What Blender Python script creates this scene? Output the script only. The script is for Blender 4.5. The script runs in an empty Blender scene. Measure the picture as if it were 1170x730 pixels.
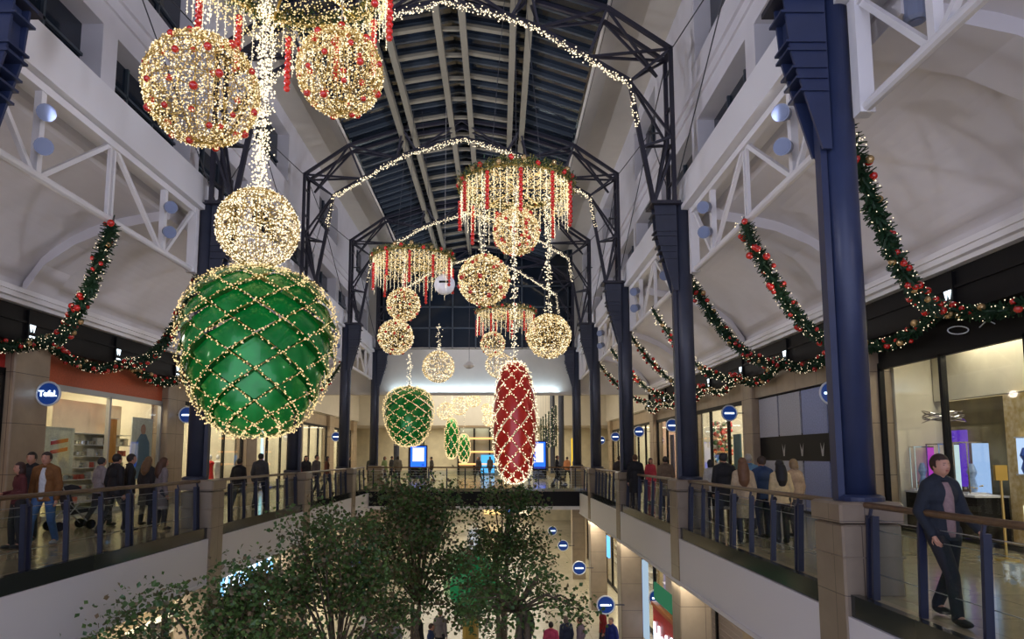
import bpy, math, random
from mathutils import Vector, Matrix, Euler
R=random.Random(7)
S=bpy.context.scene; COL=S.collection
pi=math.pi
# ------------------------------------------------------------------ measures
EYE=1.7; F=760.0; PITCH=math.radians(6.0); PX=570.0; HY=521.0
PY0=HY-F*math.tan(PITCH); CP,SP=math.cos(PITCH),math.sin(PITCH)
def at(px,py,Y):
    a=(px-PX)/F; b=(PY0-py)/F; k=Y/(CP-b*SP)
    return (a*k, Y, EYE+(SP+b*CP)*k)
C=-1.4                      # centre line of the hall
XR,XL=4.35,-6.95            # railing planes
BAY=7.65; YC=[1.05+BAY*k for k in range(8)]   # column lines: 1.05 8.7 16.35 24 31.65 39.3 46.95 54.6
SHR,SHL=9.3,-12.1           # shop fronts
YEND=39.6; LZ=-5.3
ORD=['nearest','second nearest','third nearest','fourth nearest','fifth nearest','sixth nearest','seventh nearest','eighth nearest','ninth nearest','tenth nearest','eleventh nearest','twelfth nearest']
# ------------------------------------------------------------------ materials
def lin(h):
    if isinstance(h,str):
        h=h.lstrip('#'); c=[int(h[i:i+2],16)/255 for i in (0,2,4)]
        return tuple(((x/12.92) if x<=.04045 else ((x+.055)/1.055)**2.4) for x in c)
    return h
def mat(name,col,rough=.5,metal=0,emit=None,es=0,noise=0,nscale=8,bump=0,spec=.5,coat=0,col2=None):
    m=bpy.data.materials.new(name); m.use_nodes=True; nt=m.node_tree; b=nt.nodes['Principled BSDF']
    c=lin(col); b.inputs['Base Color'].default_value=(*c,1)
    b.inputs['Roughness'].default_value=rough; b.inputs['Metallic'].default_value=metal
    b.inputs['Specular IOR Level'].default_value=spec
    if coat: b.inputs['Coat Weight'].default_value=coat; b.inputs['Coat Roughness'].default_value=.05
    if emit is not None:
        b.inputs['Emission Color'].default_value=(*lin(emit),1); b.inputs['Emission Strength'].default_value=es
    if noise or bump:
        tc=nt.nodes.new('ShaderNodeTexCoord'); n=nt.nodes.new('ShaderNodeTexNoise'); n.inputs['Scale'].default_value=nscale; n.inputs['Detail'].default_value=4
        nt.links.new(tc.outputs['Object'],n.inputs['Vector'])
        if noise:
            mx=nt.nodes.new('ShaderNodeMix'); mx.data_type='RGBA'
            c2=lin(col2) if col2 else tuple(x*(1-noise) for x in c)
            mx.inputs['A'].default_value=(*c,1); mx.inputs['B'].default_value=(*c2,1)
            rp=nt.nodes.new('ShaderNodeValToRGB'); rp.color_ramp.elements[0].position=.35; rp.color_ramp.elements[1].position=.65
            nt.links.new(n.outputs['Fac'],rp.inputs[0]); nt.links.new(rp.outputs[0],mx.inputs['Factor']); nt.links.new(mx.outputs['Result'],b.inputs['Base Color'])
        if bump:
            bp=nt.nodes.new('ShaderNodeBump'); bp.inputs['Strength'].default_value=bump; bp.inputs['Distance'].default_value=.02
            nt.links.new(n.outputs['Fac'],bp.inputs['Height']); nt.links.new(bp.outputs[0],b.inputs['Normal'])
    return m
def emat(name,col,s):
    m=bpy.data.materials.new(name); m.use_nodes=True; nt=m.node_tree; nt.nodes.clear()
    e=nt.nodes.new('ShaderNodeEmission'); e.inputs[0].default_value=(*lin(col),1); e.inputs[1].default_value=s
    o=nt.nodes.new('ShaderNodeOutputMaterial'); nt.links.new(e.outputs[0],o.inputs[0]); return m
def glassmat(name,tint=(.93,.96,.95),gl=.1,rough=.02):
    m=bpy.data.materials.new(name); m.use_nodes=True; nt=m.node_tree; nt.nodes.clear()
    t=nt.nodes.new('ShaderNodeBsdfTransparent'); t.inputs[0].default_value=(*tint,1)
    g=nt.nodes.new('ShaderNodeBsdfGlossy'); g.inputs['Roughness'].default_value=rough
    lw=nt.nodes.new('ShaderNodeLayerWeight'); lw.inputs[0].default_value=.5
    pw=nt.nodes.new('ShaderNodeMath'); pw.operation='POWER'; pw.inputs[1].default_value=4; nt.links.new(lw.outputs['Facing'],pw.inputs[0])
    ad=nt.nodes.new('ShaderNodeMath'); ad.operation='MULTIPLY_ADD'; ad.inputs[1].default_value=.45; ad.inputs[2].default_value=gl; nt.links.new(pw.outputs[0],ad.inputs[0])
    mx=nt.nodes.new('ShaderNodeMixShader'); o=nt.nodes.new('ShaderNodeOutputMaterial')
    nt.links.new(ad.outputs[0],mx.inputs[0]); nt.links.new(t.outputs[0],mx.inputs[1]); nt.links.new(g.outputs[0],mx.inputs[2]); nt.links.new(mx.outputs[0],o.inputs[0]); return m
def brickmat(name,c1,c2,mortar,scale,w,h,rough=.4,ms=.01,axes='XZ',bump=0,offset=0.0):
    m=mat(name,c1,rough); nt=m.node_tree; b=nt.nodes['Principled BSDF']
    tc=nt.nodes.new('ShaderNodeTexCoord'); sp=nt.nodes.new('ShaderNodeSeparateXYZ'); cb=nt.nodes.new('ShaderNodeCombineXYZ'); br=nt.nodes.new('ShaderNodeTexBrick')
    nt.links.new(tc.outputs['Object'],sp.inputs[0])
    if axes=='SUM':
        a=nt.nodes.new('ShaderNodeMath'); nt.links.new(sp.outputs[0],a.inputs[0]); nt.links.new(sp.outputs[1],a.inputs[1]); nt.links.new(a.outputs[0],cb.inputs[0]); nt.links.new(sp.outputs[2],cb.inputs[1])
    else:
        nt.links.new(sp.outputs['XYZ'.index(axes[0])],cb.inputs[0]); nt.links.new(sp.outputs['XYZ'.index(axes[1])],cb.inputs[1])
    nt.links.new(cb.outputs[0],br.inputs['Vector']); br.offset=offset
    br.inputs['Color1'].default_value=(*lin(c1),1); br.inputs['Color2'].default_value=(*lin(c2),1); br.inputs['Mortar'].default_value=(*lin(mortar),1)
    br.inputs['Scale'].default_value=scale; br.inputs['Brick Width'].default_value=w; br.inputs['Row Height'].default_value=h; br.inputs['Mortar Size'].default_value=ms
    nz=nt.nodes.new('ShaderNodeTexNoise'); nz.inputs['Scale'].default_value=3; nz.inputs['Detail'].default_value=5; nt.links.new(tc.outputs['Object'],nz.inputs['Vector'])
    mx=nt.nodes.new('ShaderNodeMix'); mx.data_type='RGBA'; mx.blend_type='MULTIPLY'; mx.inputs['Factor'].default_value=.35
    nt.links.new(br.outputs['Color'],mx.inputs['A']); nt.links.new(nz.outputs['Fac'],mx.inputs['B']); nt.links.new(mx.outputs['Result'],b.inputs['Base Color'])
    return m
M={}
M['plaster']=mat('plaster',(.69,.67,.69),.8,noise=.04,nscale=2)
M['plaster_warm']=mat('plaster_warm',(.62,.58,.50),.8,noise=.04,nscale=2)
M['white']=mat('white_paint',(.78,.77,.78),.5)
M['slabwhite']=mat('slab_white',(.78,.77,.82),.45)
M['navy']=mat('navy_steel',(.028,.042,.105),.38,noise=.15,nscale=3)
M['navyhaze']=mat('navy_steel_hazed',(.040,.047,.075),.42,noise=.15,nscale=3)  # same navy steel, greyed in colour for haze and weaker blue light
M['postnavy']=mat('post_steel',(.020,.025,.055),.4)
M['arch']=mat('arch_steel',(.028,.027,.040),.45)
M['stone']=brickmat('stone',(.36,.29,.21),(.33,.26,.19),(.12,.09,.07),1,1.6,.9,.35,.006,'SUM')
M['stone2']=brickmat('stone_pier',(.42,.32,.21),(.38,.29,.20),(.1,.07,.05),1,1.4,1.25,.4,.008,'SUM')
M['floor']=brickmat('floor_tiles',(.52,.43,.28),(.47,.38,.25),(.25,.2,.13),1,1.2,1.2,.13,.006,'XY')
M['lfloor']=brickmat('lower_floor_tiles',(.66,.6,.47),(.6,.55,.43),(.35,.3,.2),1,1.2,1.2,.2,.006,'XY')
M['dark']=mat('dark_fascia',(.006,.006,.007),.5,spec=.2)
M['kerb']=mat('dark_kerb',(.03,.034,.032),.12)
M['wood']=mat('handrail_wood',(.15,.085,.042),.35,noise=.3,nscale=12)
M['rod']=mat('steel_rod',(.42,.42,.42),.35,.5)
M['rail_glass']=glassmat('railing_glass',(.90,.94,.92),.03)
M['shop_glass']=glassmat('shop_glass',(.95,.97,.96),.03)
M['night']=mat('night_glass',(.010,.016,.026),.12,spec=.6)
M['tan']=mat('tan_beam',(.23,.21,.155),.6)
M['rafter']=mat('rafter_blue',(.05,.065,.08),.4)
M['wire']=mat('gold_wire',(.55,.38,.10),.3,.6)
M['cable']=mat('steel_cable',(.05,.05,.055),.5)
M['thin']=mat('thin_wire',(.35,.34,.32),.5)
M['bulb']=emat('bulb_warm',(1,.74,.36),1.05)
M['bulbw']=emat('bulb_cream',(1,.84,.57),1.45)
M['red']=mat('red_bauble',(.62,.015,.010),.22,spec=.8,coat=.6)
M['redm']=mat('red_bauble_matt',(.55,.02,.015),.5)
M['gold']=mat('gold_bauble',(.62,.42,.19),.25,.6)
M['fir']=mat('fir_needles',(.012,.055,.018),.6,noise=.5,nscale=30)
M['firgold']=mat('gold_needles',(.35,.26,.05),.45,noise=.6,nscale=30,col2=(.05,.10,.02))
M['greenfoil']=mat('green_foil',(.004,.36,.050),.24,.3,noise=.3,nscale=3,coat=.5)
M['redfoil']=mat('red_foil',(.62,.022,.012),.3,.1,coat=.4)
M['leaf']=mat('leaf',(.10,.19,.04),.45,noise=.75,nscale=2.2,col2=(.03,.085,.022))
M['leafb']=mat('leaf_brown',(.20,.14,.075),.55,noise=.6,nscale=2,col2=(.05,.07,.02))
M['bark']=mat('bark',(.16,.125,.09),.8,noise=.4,nscale=14,bump=.5)
M['lampgrey']=mat('lamp_grey',(.22,.26,.38),.35,.3)
M['lens']=mat('lamp_lens',(.22,.27,.42),.1)
M['signblue']=mat('sign_blue',(.004,.018,.10),.3,emit=(.004,.03,.16),es=.6)
M['signring']=mat('sign_ring',(.7,.75,.8),.4)
M['signlit']=emat('sign_lit',(.72,.88,1),3)
M['cream']=mat('shop_cream',(.74,.68,.52),.7,noise=.15,nscale=1.5)
M['shopfl']=mat('shop_floor',(.45,.36,.22),.2)
M['lamp_w']=emat('downlight',(1,.88,.66),9)
M['goldpat']=mat('gold_mosaic',(.62,.42,.14),.35,noise=.7,nscale=9,col2=(.85,.70,.42))
M['coldlight']=emat('cold_lamp',(.72,.80,1),6)
M['chrome']=mat('chrome',(.6,.6,.6),.15,1)
M['skin']=mat('skin',(.52,.27,.18),.5)
M['skin2']=mat('skin_tan',(.36,.19,.12),.5)
M['eye']=mat('eye_dark',(.02,.015,.012),.3)
M['lip']=mat('lip',(.38,.10,.08),.5)
_cm={}
def cmat(c,rough=.7,tag='cloth',**k):
    key=(tuple(lin(c)),rough,tag)
    if key not in _cm: _cm[key]=mat(tag,lin(c),rough,noise=.2,nscale=20,**k)
    return _cm[key]
def ecol(c,s,tag='lit_panel'):
    key=(tuple(lin(c)),s,tag)
    if key not in _cm: _cm[key]=emat(tag,c,s)
    return _cm[key]
# ------------------------------------------------------------------ mesh builder
class MB:
    def __init__(s): s.v=[]; s.f=[]; s.m=[]; s.mi=0
    def add(s,vs,fs):
        o=len(s.v); s.v+=[tuple(v) for v in vs]; s.f+=[tuple(i+o for i in f) for f in fs]; s.m+=[s.mi]*len(fs); return s
    def box(s,x0,x1,y0,y1,z0,z1):
        return s.add([(x0,y0,z0),(x1,y0,z0),(x1,y1,z0),(x0,y1,z0),(x0,y0,z1),(x1,y0,z1),(x1,y1,z1),(x0,y1,z1)],
          [(0,3,2,1),(4,5,6,7),(0,1,5,4),(1,2,6,5),(2,3,7,6),(3,0,4,7)])
    def bbox(s,x0,x1,y0,y1,z0,z1,b=.02):   # box with chamfered vertical edges and top
        p=[(x0+b,y0),(x1-b,y0),(x1,y0+b),(x1,y1-b),(x1-b,y1),(x0+b,y1),(x0,y1-b),(x0,y0+b)]
        cx,cy=(x0+x1)/2,(y0+y1)/2
        q=[(x+(b if x<cx else -b),y+(b if y<cy else -b)) for x,y in p]
        vs=[(x,y,z0) for x,y in p]+[(x,y,z1-b) for x,y in p]+[(x,y,z1) for x,y in q]
        fs=[tuple(range(7,-1,-1)),tuple(range(16,24))]
        for k in (0,8):
            for i in range(8): j=(i+1)%8; fs.append((k+i,k+j,k+8+j,k+8+i))
        return s.add(vs,fs)
    def bar(s,p,q,w,h=None,up=(0,0,1)):
        h=h or w; p=Vector(p); q=Vector(q); d=(q-p).normalized(); u=Vector(up)
        if abs(d.dot(u))>.95: u=Vector((0,1,0)) if abs(d.y)<.9 else Vector((1,0,0))
        a=d.cross(u).normalized(); b=a.cross(d).normalized(); a*=w/2; b*=h/2
        return s.add([p-a-b,p+a-b,p+a+b,p-a+b,q-a-b,q+a-b,q+a+b,q-a+b],[(0,3,2,1),(4,5,6,7),(0,1,5,4),(1,2,6,5),(2,3,7,6),(3,0,4,7)])
    def tube(s,pts,r,n=8,cap=True):
        pts=[Vector(p) for p in pts]; N=len(pts); rs=r if isinstance(r,(list,tuple)) else [r]*N
        o=len(s.v); pa=None
        for i,p in enumerate(pts):
            d=(pts[min(i+1,N-1)]-pts[max(i-1,0)])
            d=d.normalized() if d.length>1e-9 else Vector((0,0,1))
            if pa is None:
                u=Vector((0,0,1)) if abs(d.z)<.9 else Vector((1,0,0)); a=d.cross(u).normalized()
            else:
                a=pa-d*pa.dot(d); a=a.normalized() if a.length>1e-6 else pa
            pa=a; b=d.cross(a)
            for k in range(n):
                t=2*pi*k/n; s.v.append(tuple(p+a*(math.cos(t)*rs[i])+b*(math.sin(t)*rs[i])))
        for i in range(N-1):
            for k in range(n):
                j=(k+1)%n; s.f.append((o+i*n+k,o+i*n+j,o+(i+1)*n+j,o+(i+1)*n+k)); s.m.append(s.mi)
        if cap: s.f+= [tuple(o+k for k in range(n-1,-1,-1)),tuple(o+(N-1)*n+k for k in range(n))]; s.m+=[s.mi]*2
        return s
    def cyl(s,p,q,r,n=12,r2=None): return s.tube([p,q],[r,r if r2 is None else r2],n)
    def sph(s,c,r,n=10,m=6,rot=None):
        c=Vector(c); r=(r,r,r) if not isinstance(r,(tuple,list)) else r; vs=[]; fs=[]
        def P(t,f):
            v=Vector((r[0]*math.sin(f)*math.cos(t),r[1]*math.sin(f)*math.sin(t),r[2]*math.cos(f)))
            return c+(rot@v if rot else v)
        vs.append(P(0,0))
        for i in range(1,m):
            for k in range(n): vs.append(P(2*pi*k/n,pi*i/m))
        vs.append(P(0,pi)); L=len(vs)-1
        for k in range(n): j=(k+1)%n; fs.append((0,1+k,1+j)); fs.append((L,L-n+j,L-n+k))
        for i in range(m-2):
            for k in range(n): j=(k+1)%n; fs.append((1+i*n+k,1+(i+1)*n+k,1+(i+1)*n+j,1+i*n+j))
        return s.add(vs,fs)
    def octa(s,c,r):
        x,y,z=c
        return s.add([(x+r,y,z),(x-r,y,z),(x,y+r,z),(x,y-r,z),(x,y,z+r),(x,y,z-r)],[(0,2,4),(2,1,4),(1,3,4),(3,0,4),(2,0,5),(1,2,5),(3,1,5),(0,3,5)])
    def prism(s,poly,y0,y1):   # polygon in XZ extruded along Y
        n=len(poly); vs=[(x,y0,z) for x,z in poly]+[(x,y1,z) for x,z in poly]
        return s.add(vs,[tuple(range(n)),tuple(range(2*n-1,n-1,-1))]+[(i,i+n,(i+1)%n+n,(i+1)%n) for i in range(n)])
    def prismx(s,poly,x0,x1):  # polygon in YZ extruded along X
        n=len(poly); vs=[(x0,y,z) for y,z in poly]+[(x1,y,z) for y,z in poly]
        return s.add(vs,[tuple(range(n)),tuple(range(2*n-1,n-1,-1))]+[(i,i+n,(i+1)%n+n,(i+1)%n) for i in range(n)])
    def profile(s,pts,y0,y1,n=1,th=.12,out=1):   # open XZ polyline with thickness, along Y
        P=[Vector((p[0],p[1])) for p in pts]; Q=[]
        for i,p in enumerate(P):
            d=(P[min(i+1,len(P)-1)]-P[max(i-1,0)]).normalized(); nn=Vector((-d.y,d.x))*out; Q.append(p+nn*th)
        poly=[(p.x,p.y) for p in P]+[(q.x,q.y) for q in reversed(Q)]
        k=len(P)
        for i in range(k-1):
            s.prism([tuple(P[i]),tuple(P[i+1]),tuple(Q[i+1]),tuple(Q[i])],y0,y1)
        return s
    def lathe(s,prof,n=16,c=(0,0,0)):
        o=[]; vs=[]; fs=[]; k=len(prof)
        for r,z in prof:
            for i in range(n): t=2*pi*i/n; vs.append((c[0]+r*math.cos(t),c[1]+r*math.sin(t),c[2]+z))
        for a in range(k-1):
            for i in range(n): j=(i+1)%n; fs.append((a*n+i,a*n+j,(a+1)*n+j,(a+1)*n+i))
        fs.append(tuple(range(n-1,-1,-1))); fs.append(tuple((k-1)*n+i for i in range(n)))
        return s.add(vs,fs)
    def mesh(s,name,mats,smooth=False,off=(0,0,0)):
        me=bpy.data.meshes.new(name); ox,oy,oz=off
        me.from_pydata([(x-ox,y-oy,z-oz) for x,y,z in s.v] if any(off) else s.v,[],s.f)
        for m in (mats if isinstance(mats,(list,tuple)) else [mats]): me.materials.append(m)
        if any(s.m): me.polygons.foreach_set('material_index',s.m)
        if smooth: me.polygons.foreach_set('use_smooth',[True]*len(me.polygons))
        me.update(); return me
    def build(s,name,mats,parent=None,smooth=False,local=False):
        off=(0,0,0) if (parent is None or local) else tuple(wloc(parent))
        return link(name,s.mesh(name,mats,smooth,off),parent)
def wloc(o):
    v=Vector((0,0,0))
    while o is not None: v+=o.location; o=o.parent
    return v
def link(name,me,parent=None):
    o=bpy.data.objects.new(name,me); COL.objects.link(o)
    if parent is not None: o.parent=parent
    if name in ('fairy_lights','tinsel','light_net','light_canopy','fir_branches','fir_wreath','gold_wreath','foliage','dry_foliage','blooms','jewellery'): o['kind']='stuff'
    return o
def tag(o,label=None,cat=None,group=None,kind=None):
    if label: o['label']=label
    if cat: o['category']=cat
    if group: o['group']=group
    if kind: o['kind']=kind
    return o
def thing(name,label,cat,loc=(0,0,0),rz=0,group=None):
    o=bpy.data.objects.new(name,None); COL.objects.link(o); o.location=loc; o.rotation_euler=(0,0,rz); o.empty_display_size=.2
    return tag(o,label,cat,group)
def struct(name,mb,m,smooth=False): return tag(mb.build(name,m,smooth=smooth),kind='structure')
_kids={}
def kids(o): return list(o.children)
def dup(o,loc,rz=0,label=None,group=None,sc=None):
    r=o.copy(); COL.objects.link(r); r.location=loc; r.rotation_euler=(0,0,rz)
    if sc is not None: r.scale=sc if isinstance(sc,(tuple,list)) else (sc,sc,sc)
    if label: r['label']=label
    if group: r['group']=group
    for ch in kids(o):
        c=ch.copy(); COL.objects.link(c); c.parent=r
        for g in kids(ch):
            d=g.copy(); COL.objects.link(d); d.parent=c
    return r
def text_mesh(name,body,size,mat_,parent=None,loc=(0,0,0),rot=(pi/2,0,0),ext=.01,bold=0.0):
    cu=bpy.data.curves.new(name,'FONT'); cu.body=body; cu.size=size; cu.align_x='CENTER'; cu.align_y='CENTER'; cu.extrude=ext; cu.offset=bold
    o=bpy.data.objects.new(name,cu); COL.objects.link(o); dg=bpy.context.evaluated_depsgraph_get(); dg.update()
    me=bpy.data.meshes.new_from_object(o.evaluated_get(dg)); bpy.data.objects.remove(o); bpy.data.curves.remove(cu)
    me.name=name; me.materials.clear(); me.materials.append(mat_); n=link(name,me,parent); n.location=loc; n.rotation_euler=rot; return n
def side(s): return 'right' if s>0 else 'left'
def mx(dx,s): return C+s*dx
# ------------------------------------------------------------------ camera and world
cam=bpy.data.cameras.new('camera'); co=bpy.data.objects.new('camera',cam); COL.objects.link(co); S.camera=co
cam.sensor_width=36; cam.sensor_fit='HORIZONTAL'; cam.lens=F/1170*36; co.location=(0,0,EYE); co.rotation_euler=(pi/2+PITCH,0,0)
cam.shift_x=(585-PX)/1170; cam.shift_y=-(365-PY0)/1170 ; cam.clip_end=300
W=bpy.data.worlds.new('world'); S.world=W; W.use_nodes=True
W.node_tree.nodes['Background'].inputs[0].default_value=(.64,.67,.92,1); W.node_tree.nodes['Background'].inputs[1].default_value=1.5
S.view_settings.view_transform='Standard'; S.view_settings.look='None'; S.view_settings.gamma=1; S.view_settings.use_curve_mapping=False
S.view_settings.exposure=.34
S.cycles.max_bounces=6; S.cycles.diffuse_bounces=3; S.cycles.glossy_bounces=3; S.cycles.transparent_max_bounces=24; S.cycles.sample_clamp_indirect=4; S.cycles.use_denoising=True
S.cycles.caustics_reflective=False; S.cycles.caustics_refractive=False

# ================================================================== SETTING
Y0=-7.0
# gallery floors, kerbs and slabs
for s,xr,xs in ((1,XR,SHR+5),(-1,XL,SHL-5)):
    a,b=sorted((xr+.0*s,xs)); struct('floor' , MB().box(a,b,Y0,90,-.18,0), M['floor'])
    k=MB(); a,b=sorted((xr-.06*s,xr+.05*s)); k.box(a,b,Y0,YC[5]-3.8,-.24,.02); struct('trim_%d'%(1 if s>0 else 2),k,M['kerb'])
    k=MB(); a,b=sorted((xr-.10*s,xr+.3*s)); k.box(a,b,Y0,YC[5]-3.8,-1.22,-.24); a,b=sorted((xr-.13*s,xr+.3*s)); k.box(a,b,Y0,YC[5]-3.8,-1.30,-1.22)
    struct('wall_slab_edge_'+side(s),k,M['slabwhite'])
    a,b=sorted((xr+.2*s,xs)); struct('ceiling_lower_'+side(s),MB().box(a,b,Y0,90,-1.3,-1.2),M['plaster'])
# crossing bridge and far concourse
struct('floor_far_concourse',MB().box(XL,XR,35.5,90,-.18,0),M['floor'])
k=MB().box(XL,XR,35.45,35.7,-.92,-.16); struct('wall_bridge_fascia',k,M['dark'])
struct('trim_3',MB().box(XL,XR,35.4,35.7,-1.1,-.92),M['white'])
struct('ceiling_lower_far',MB().box(XL,XR,35.7,90,-1.05,-.95),M['plaster'])
struct('floor_lower',MB().box(-24,20,-10,95,LZ-.1,LZ),M['lfloor'])
# gallery vaults: beam, vault, cornice, black fascia
for s in (1,-1):
    sh=SHR if s>0 else SHL
    X=lambda dx: mx(dx,s)
    w=abs(sh-C)
    beam=MB(); 
    def bx(d0,d1,z0,z1,mb=beam,y0=Y0,y1=YEND):
        a,b=sorted((X(d0),X(d1))); mb.box(a,b,y0,y1,z0,z1)
    bx(6.05,6.9,7.95,8.72); bx(5.98,6.3,7.85,7.97); bx(6.35,6.6,8.72,8.95)
    struct('trim_beam_'+side(s),beam,M['white'])
    ctl=[(6.75,8.1),(6.85,7.75),(7.4,7.62),(8.2,7.45),(9.0,7.1),(9.7,6.6),(10.2,6.05),(w-.35,5.62)]
    pts=[]
    for i in range(len(ctl)-1):
        p0,p1,p2,p3=[ctl[min(max(i+q,0),len(ctl)-1)] for q in (-1,0,1,2)]
        for u in (0,.25,.5,.75):
            pts.append(tuple(.5*((2*b_)+(c_-a_)*u+(2*a_-5*b_+4*c_-d_)*u*u+(3*b_-a_-3*c_+d_)*u**3) for a_,b_,c_,d_ in zip(p0,p1,p2,p3)))
    pts.append(ctl[-1])
    v=MB().profile([(X(d),z) for d,z in pts],Y0,YEND,th=.12,out=1 if s>0 else -1)
    struct('ceiling_vault_'+side(s),v,M['plaster'],smooth=False)
    # transverse arches at every column line
    for i,y in enumerate(YC[:6]):
        r=MB()
        prev=None
        for d,z in [(6.7,7.5),(7.4,7.38),(8.2,7.2),(9.0,6.85),(9.7,6.35),(w-.5,5.6)]:
            if prev: r.prism([(X(prev[0]),prev[1]),(X(d),z),(X(d),z+.3),(X(prev[0]),prev[1]+.3)],y-.5,y+.5)
            prev=(d,z)
        struct('trim_rib_'+side(s),r,M['plaster'])
    c=MB(); bx(w-.55,w+.1,5.50,5.66,c); bx(w-.42,w+.1,5.40,5.50,c); bx(w-.60,w-.5,5.62,5.74,c)
    struct('trim_cornice_'+side(s),c,M['white'])
    d_=MB(); bx(w-.25,w+.15,4.55,5.42,d_); bx(w-.32,w+.1,4.50,4.60,d_); bx(w-.30,w+.1,5.0,5.06,d_)
    struct('trim_fascia_'+side(s),d_,M['dark'])
# upper walls with two rows of deep openings
for s in (1,-1):
    X=lambda d: mx(d,s)
    wl=MB()
    def wb(d0,d1,y0,y1,z0,z1,mb=wl):
        a,b=sorted((X(d0),X(d1))); mb.box(a,b,y0,y1,z0,z1)
    wb(6.5,7.25,Y0,YEND,8.72,8.86); wb(6.5,7.25,Y0,YEND,10.3,11.9); wb(6.5,7.25,Y0,YEND,13.75,14.6); wb(6.42,6.6,Y0,YEND,11.1,11.22); wb(6.44,6.6,Y0,YEND,10.75,10.82)
    ys=[8.7+BAY/2*k for k in range(-4,9)]
    for k,y in enumerate(ys):
        wb(6.5,7.25,y-.05,y+.45,8.86,10.3); wb(6.5,7.25,y-.05,y+.45 if k%2 else y+BAY/2,11.9,13.75)
    struct('wall_'+side(s),wl,M['plaster'])
    n=0
    for k,y in enumerate(ys[:-1]):
        for z0,z1 in ((8.86,10.3),(11.9,13.75)):
            if z0>11 and k%2==0: continue
            n+=1; g=MB(); wb(6.94,6.98,y+.45,y+BAY/2-.05,z0,z1,g); g.mi=1
            for t in (.33,.66): yy=y+.45+(BAY/2-.5)*t; wb(6.88,6.94,yy-.03,yy+.03,z0,z1,g)
            wb(6.88,6.94,y+.45,y+BAY/2-.05,z0+.75,z0+.81,g)
            struct('window_%d'%(n+(100 if s>0 else 0)),g,[M['night'],M['rafter']])
    # plaster slope up to the skylight
    p=MB().profile([(X(6.6),14.35),(X(5.6),14.25),(X(4.9),13.95),(X(4.3),13.42)],Y0,YEND,th=.12,out=-1 if s>0 else 1)
    struct('ceiling_cove_'+side(s),p,M['plaster_warm'])
# skylight
g=MB(); sk=[(-4.35,13.45),(-2.3,14.15),(0,14.55),(2.3,14.15),(4.35,13.45)]
g.profile([(C+a,b) for a,b in sk],Y0,YEND,th=.08,out=1); struct('window_skylight',g,M['night'])
def skz(d):
    d=abs(d)
    return 14.55-(d/2.3)*.4 if d<2.3 else 14.15-((d-2.3)/2.05)*.7
rf=MB(); y=Y0+.4; i=0
while y<YEND:
    for a,b in zip([(-4.15,13.52)]+sk[1:4],sk[1:4]+[(4.15,13.52)]):
        rf.bar((C+a[0],y,a[1]-.05),(C+b[0],y,b[1]-.05),.09,.14)
    y+=.64; i+=1
struct('trim_glazing_bars',rf,M['rafter'])
tb=MB()
y=Y0+1.0
while y<YEND-.3:
    for a,b in ((-1.8,-.42),(.42,1.8)):
        tb.bar((C+a,y,skz(a)-.28),(C+b,y,skz(b)-.28),.16,.10)
    tb.box(C-.25,C+.25,y-.05,y+.05,14.05,14.15)
    y+=1.275
for d in (-.36,.36,-2.25,-1.8,1.8,2.25):
    w_=.19; z=skz(d)-.42; tb.box(C+d-w_/2,C+d+w_/2,Y0,YEND,z-.12,z+.12)
struct('trim_skylight_beams',tb,M['tan'])
# end wall: dark glazed gable over a white bulkhead
e=MB(); e.box(-12.5,10,YEND,YEND+.4,5.35,8.15); e.box(C-7.2,C+7.2,YEND-.25,YEND,5.3,5.5)
e.box(-12.5,C-5.9,YEND,YEND+.4,8.15,15); e.box(C+5.9,10,YEND,YEND+.4,8.15,15)
struct('wall_end',e,M['plaster_warm'])
e=MB().box(C-5.9,C+5.9,YEND+.1,YEND+.16,8.15,14.7); e.mi=1
for k in range(9): xx=C-5.6+1.4*k; e.box(xx-.04,xx+.04,YEND,YEND+.1,8.15,14.5)
for z in (9.4,10.7,12.0,13.2): e.box(C-5.9,C+5.9,YEND,YEND+.1,z-.04,z+.04)
struct('window_gable',e,[M['night'],M['rafter']])
# far hall beyond
e=MB(); e.box(-17.2,14.4,YEND,90,8.1,8.2); e.box(SHR-.1,SHR+.2,YEND+.4,88,4.62,8.1); e.box(SHL-.2,SHL+.1,YEND+.4,88,4.62,8.1)
e.box(-12.5,10,57,57.3,4.3,8.1); e.box(-22,20,88,88.4,-6,9)
struct('wall_far_hall',e,M['plaster_warm'])
struct('wall_far_back',MB().box(-17,14.2,63,63.2,0,4.3),M['cream'])
struct('ceiling_far_back',MB().box(-17,14.2,57.3,63.2,4.3,4.4),M['plaster'])
struct('wall_lower_end',MB().box(-20,18,74,74.2,LZ,-1.05),M['cream'])
# lower level side walls behind the shops, and closing walls
for s in (1,-1):
    x=SHR+5 if s>0 else SHL-5
    a,b=sorted((x,x+.2*s)); struct('wall_outer_'+side(s),MB().box(a,b,Y0,90,LZ,6.2),M['plaster'])
    a,b=sorted(((SHR if s>0 else SHL),x)); struct('ceiling_shops_'+side(s),MB().box(a,b,Y0,90,4.5,4.6),M['cream'])

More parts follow.
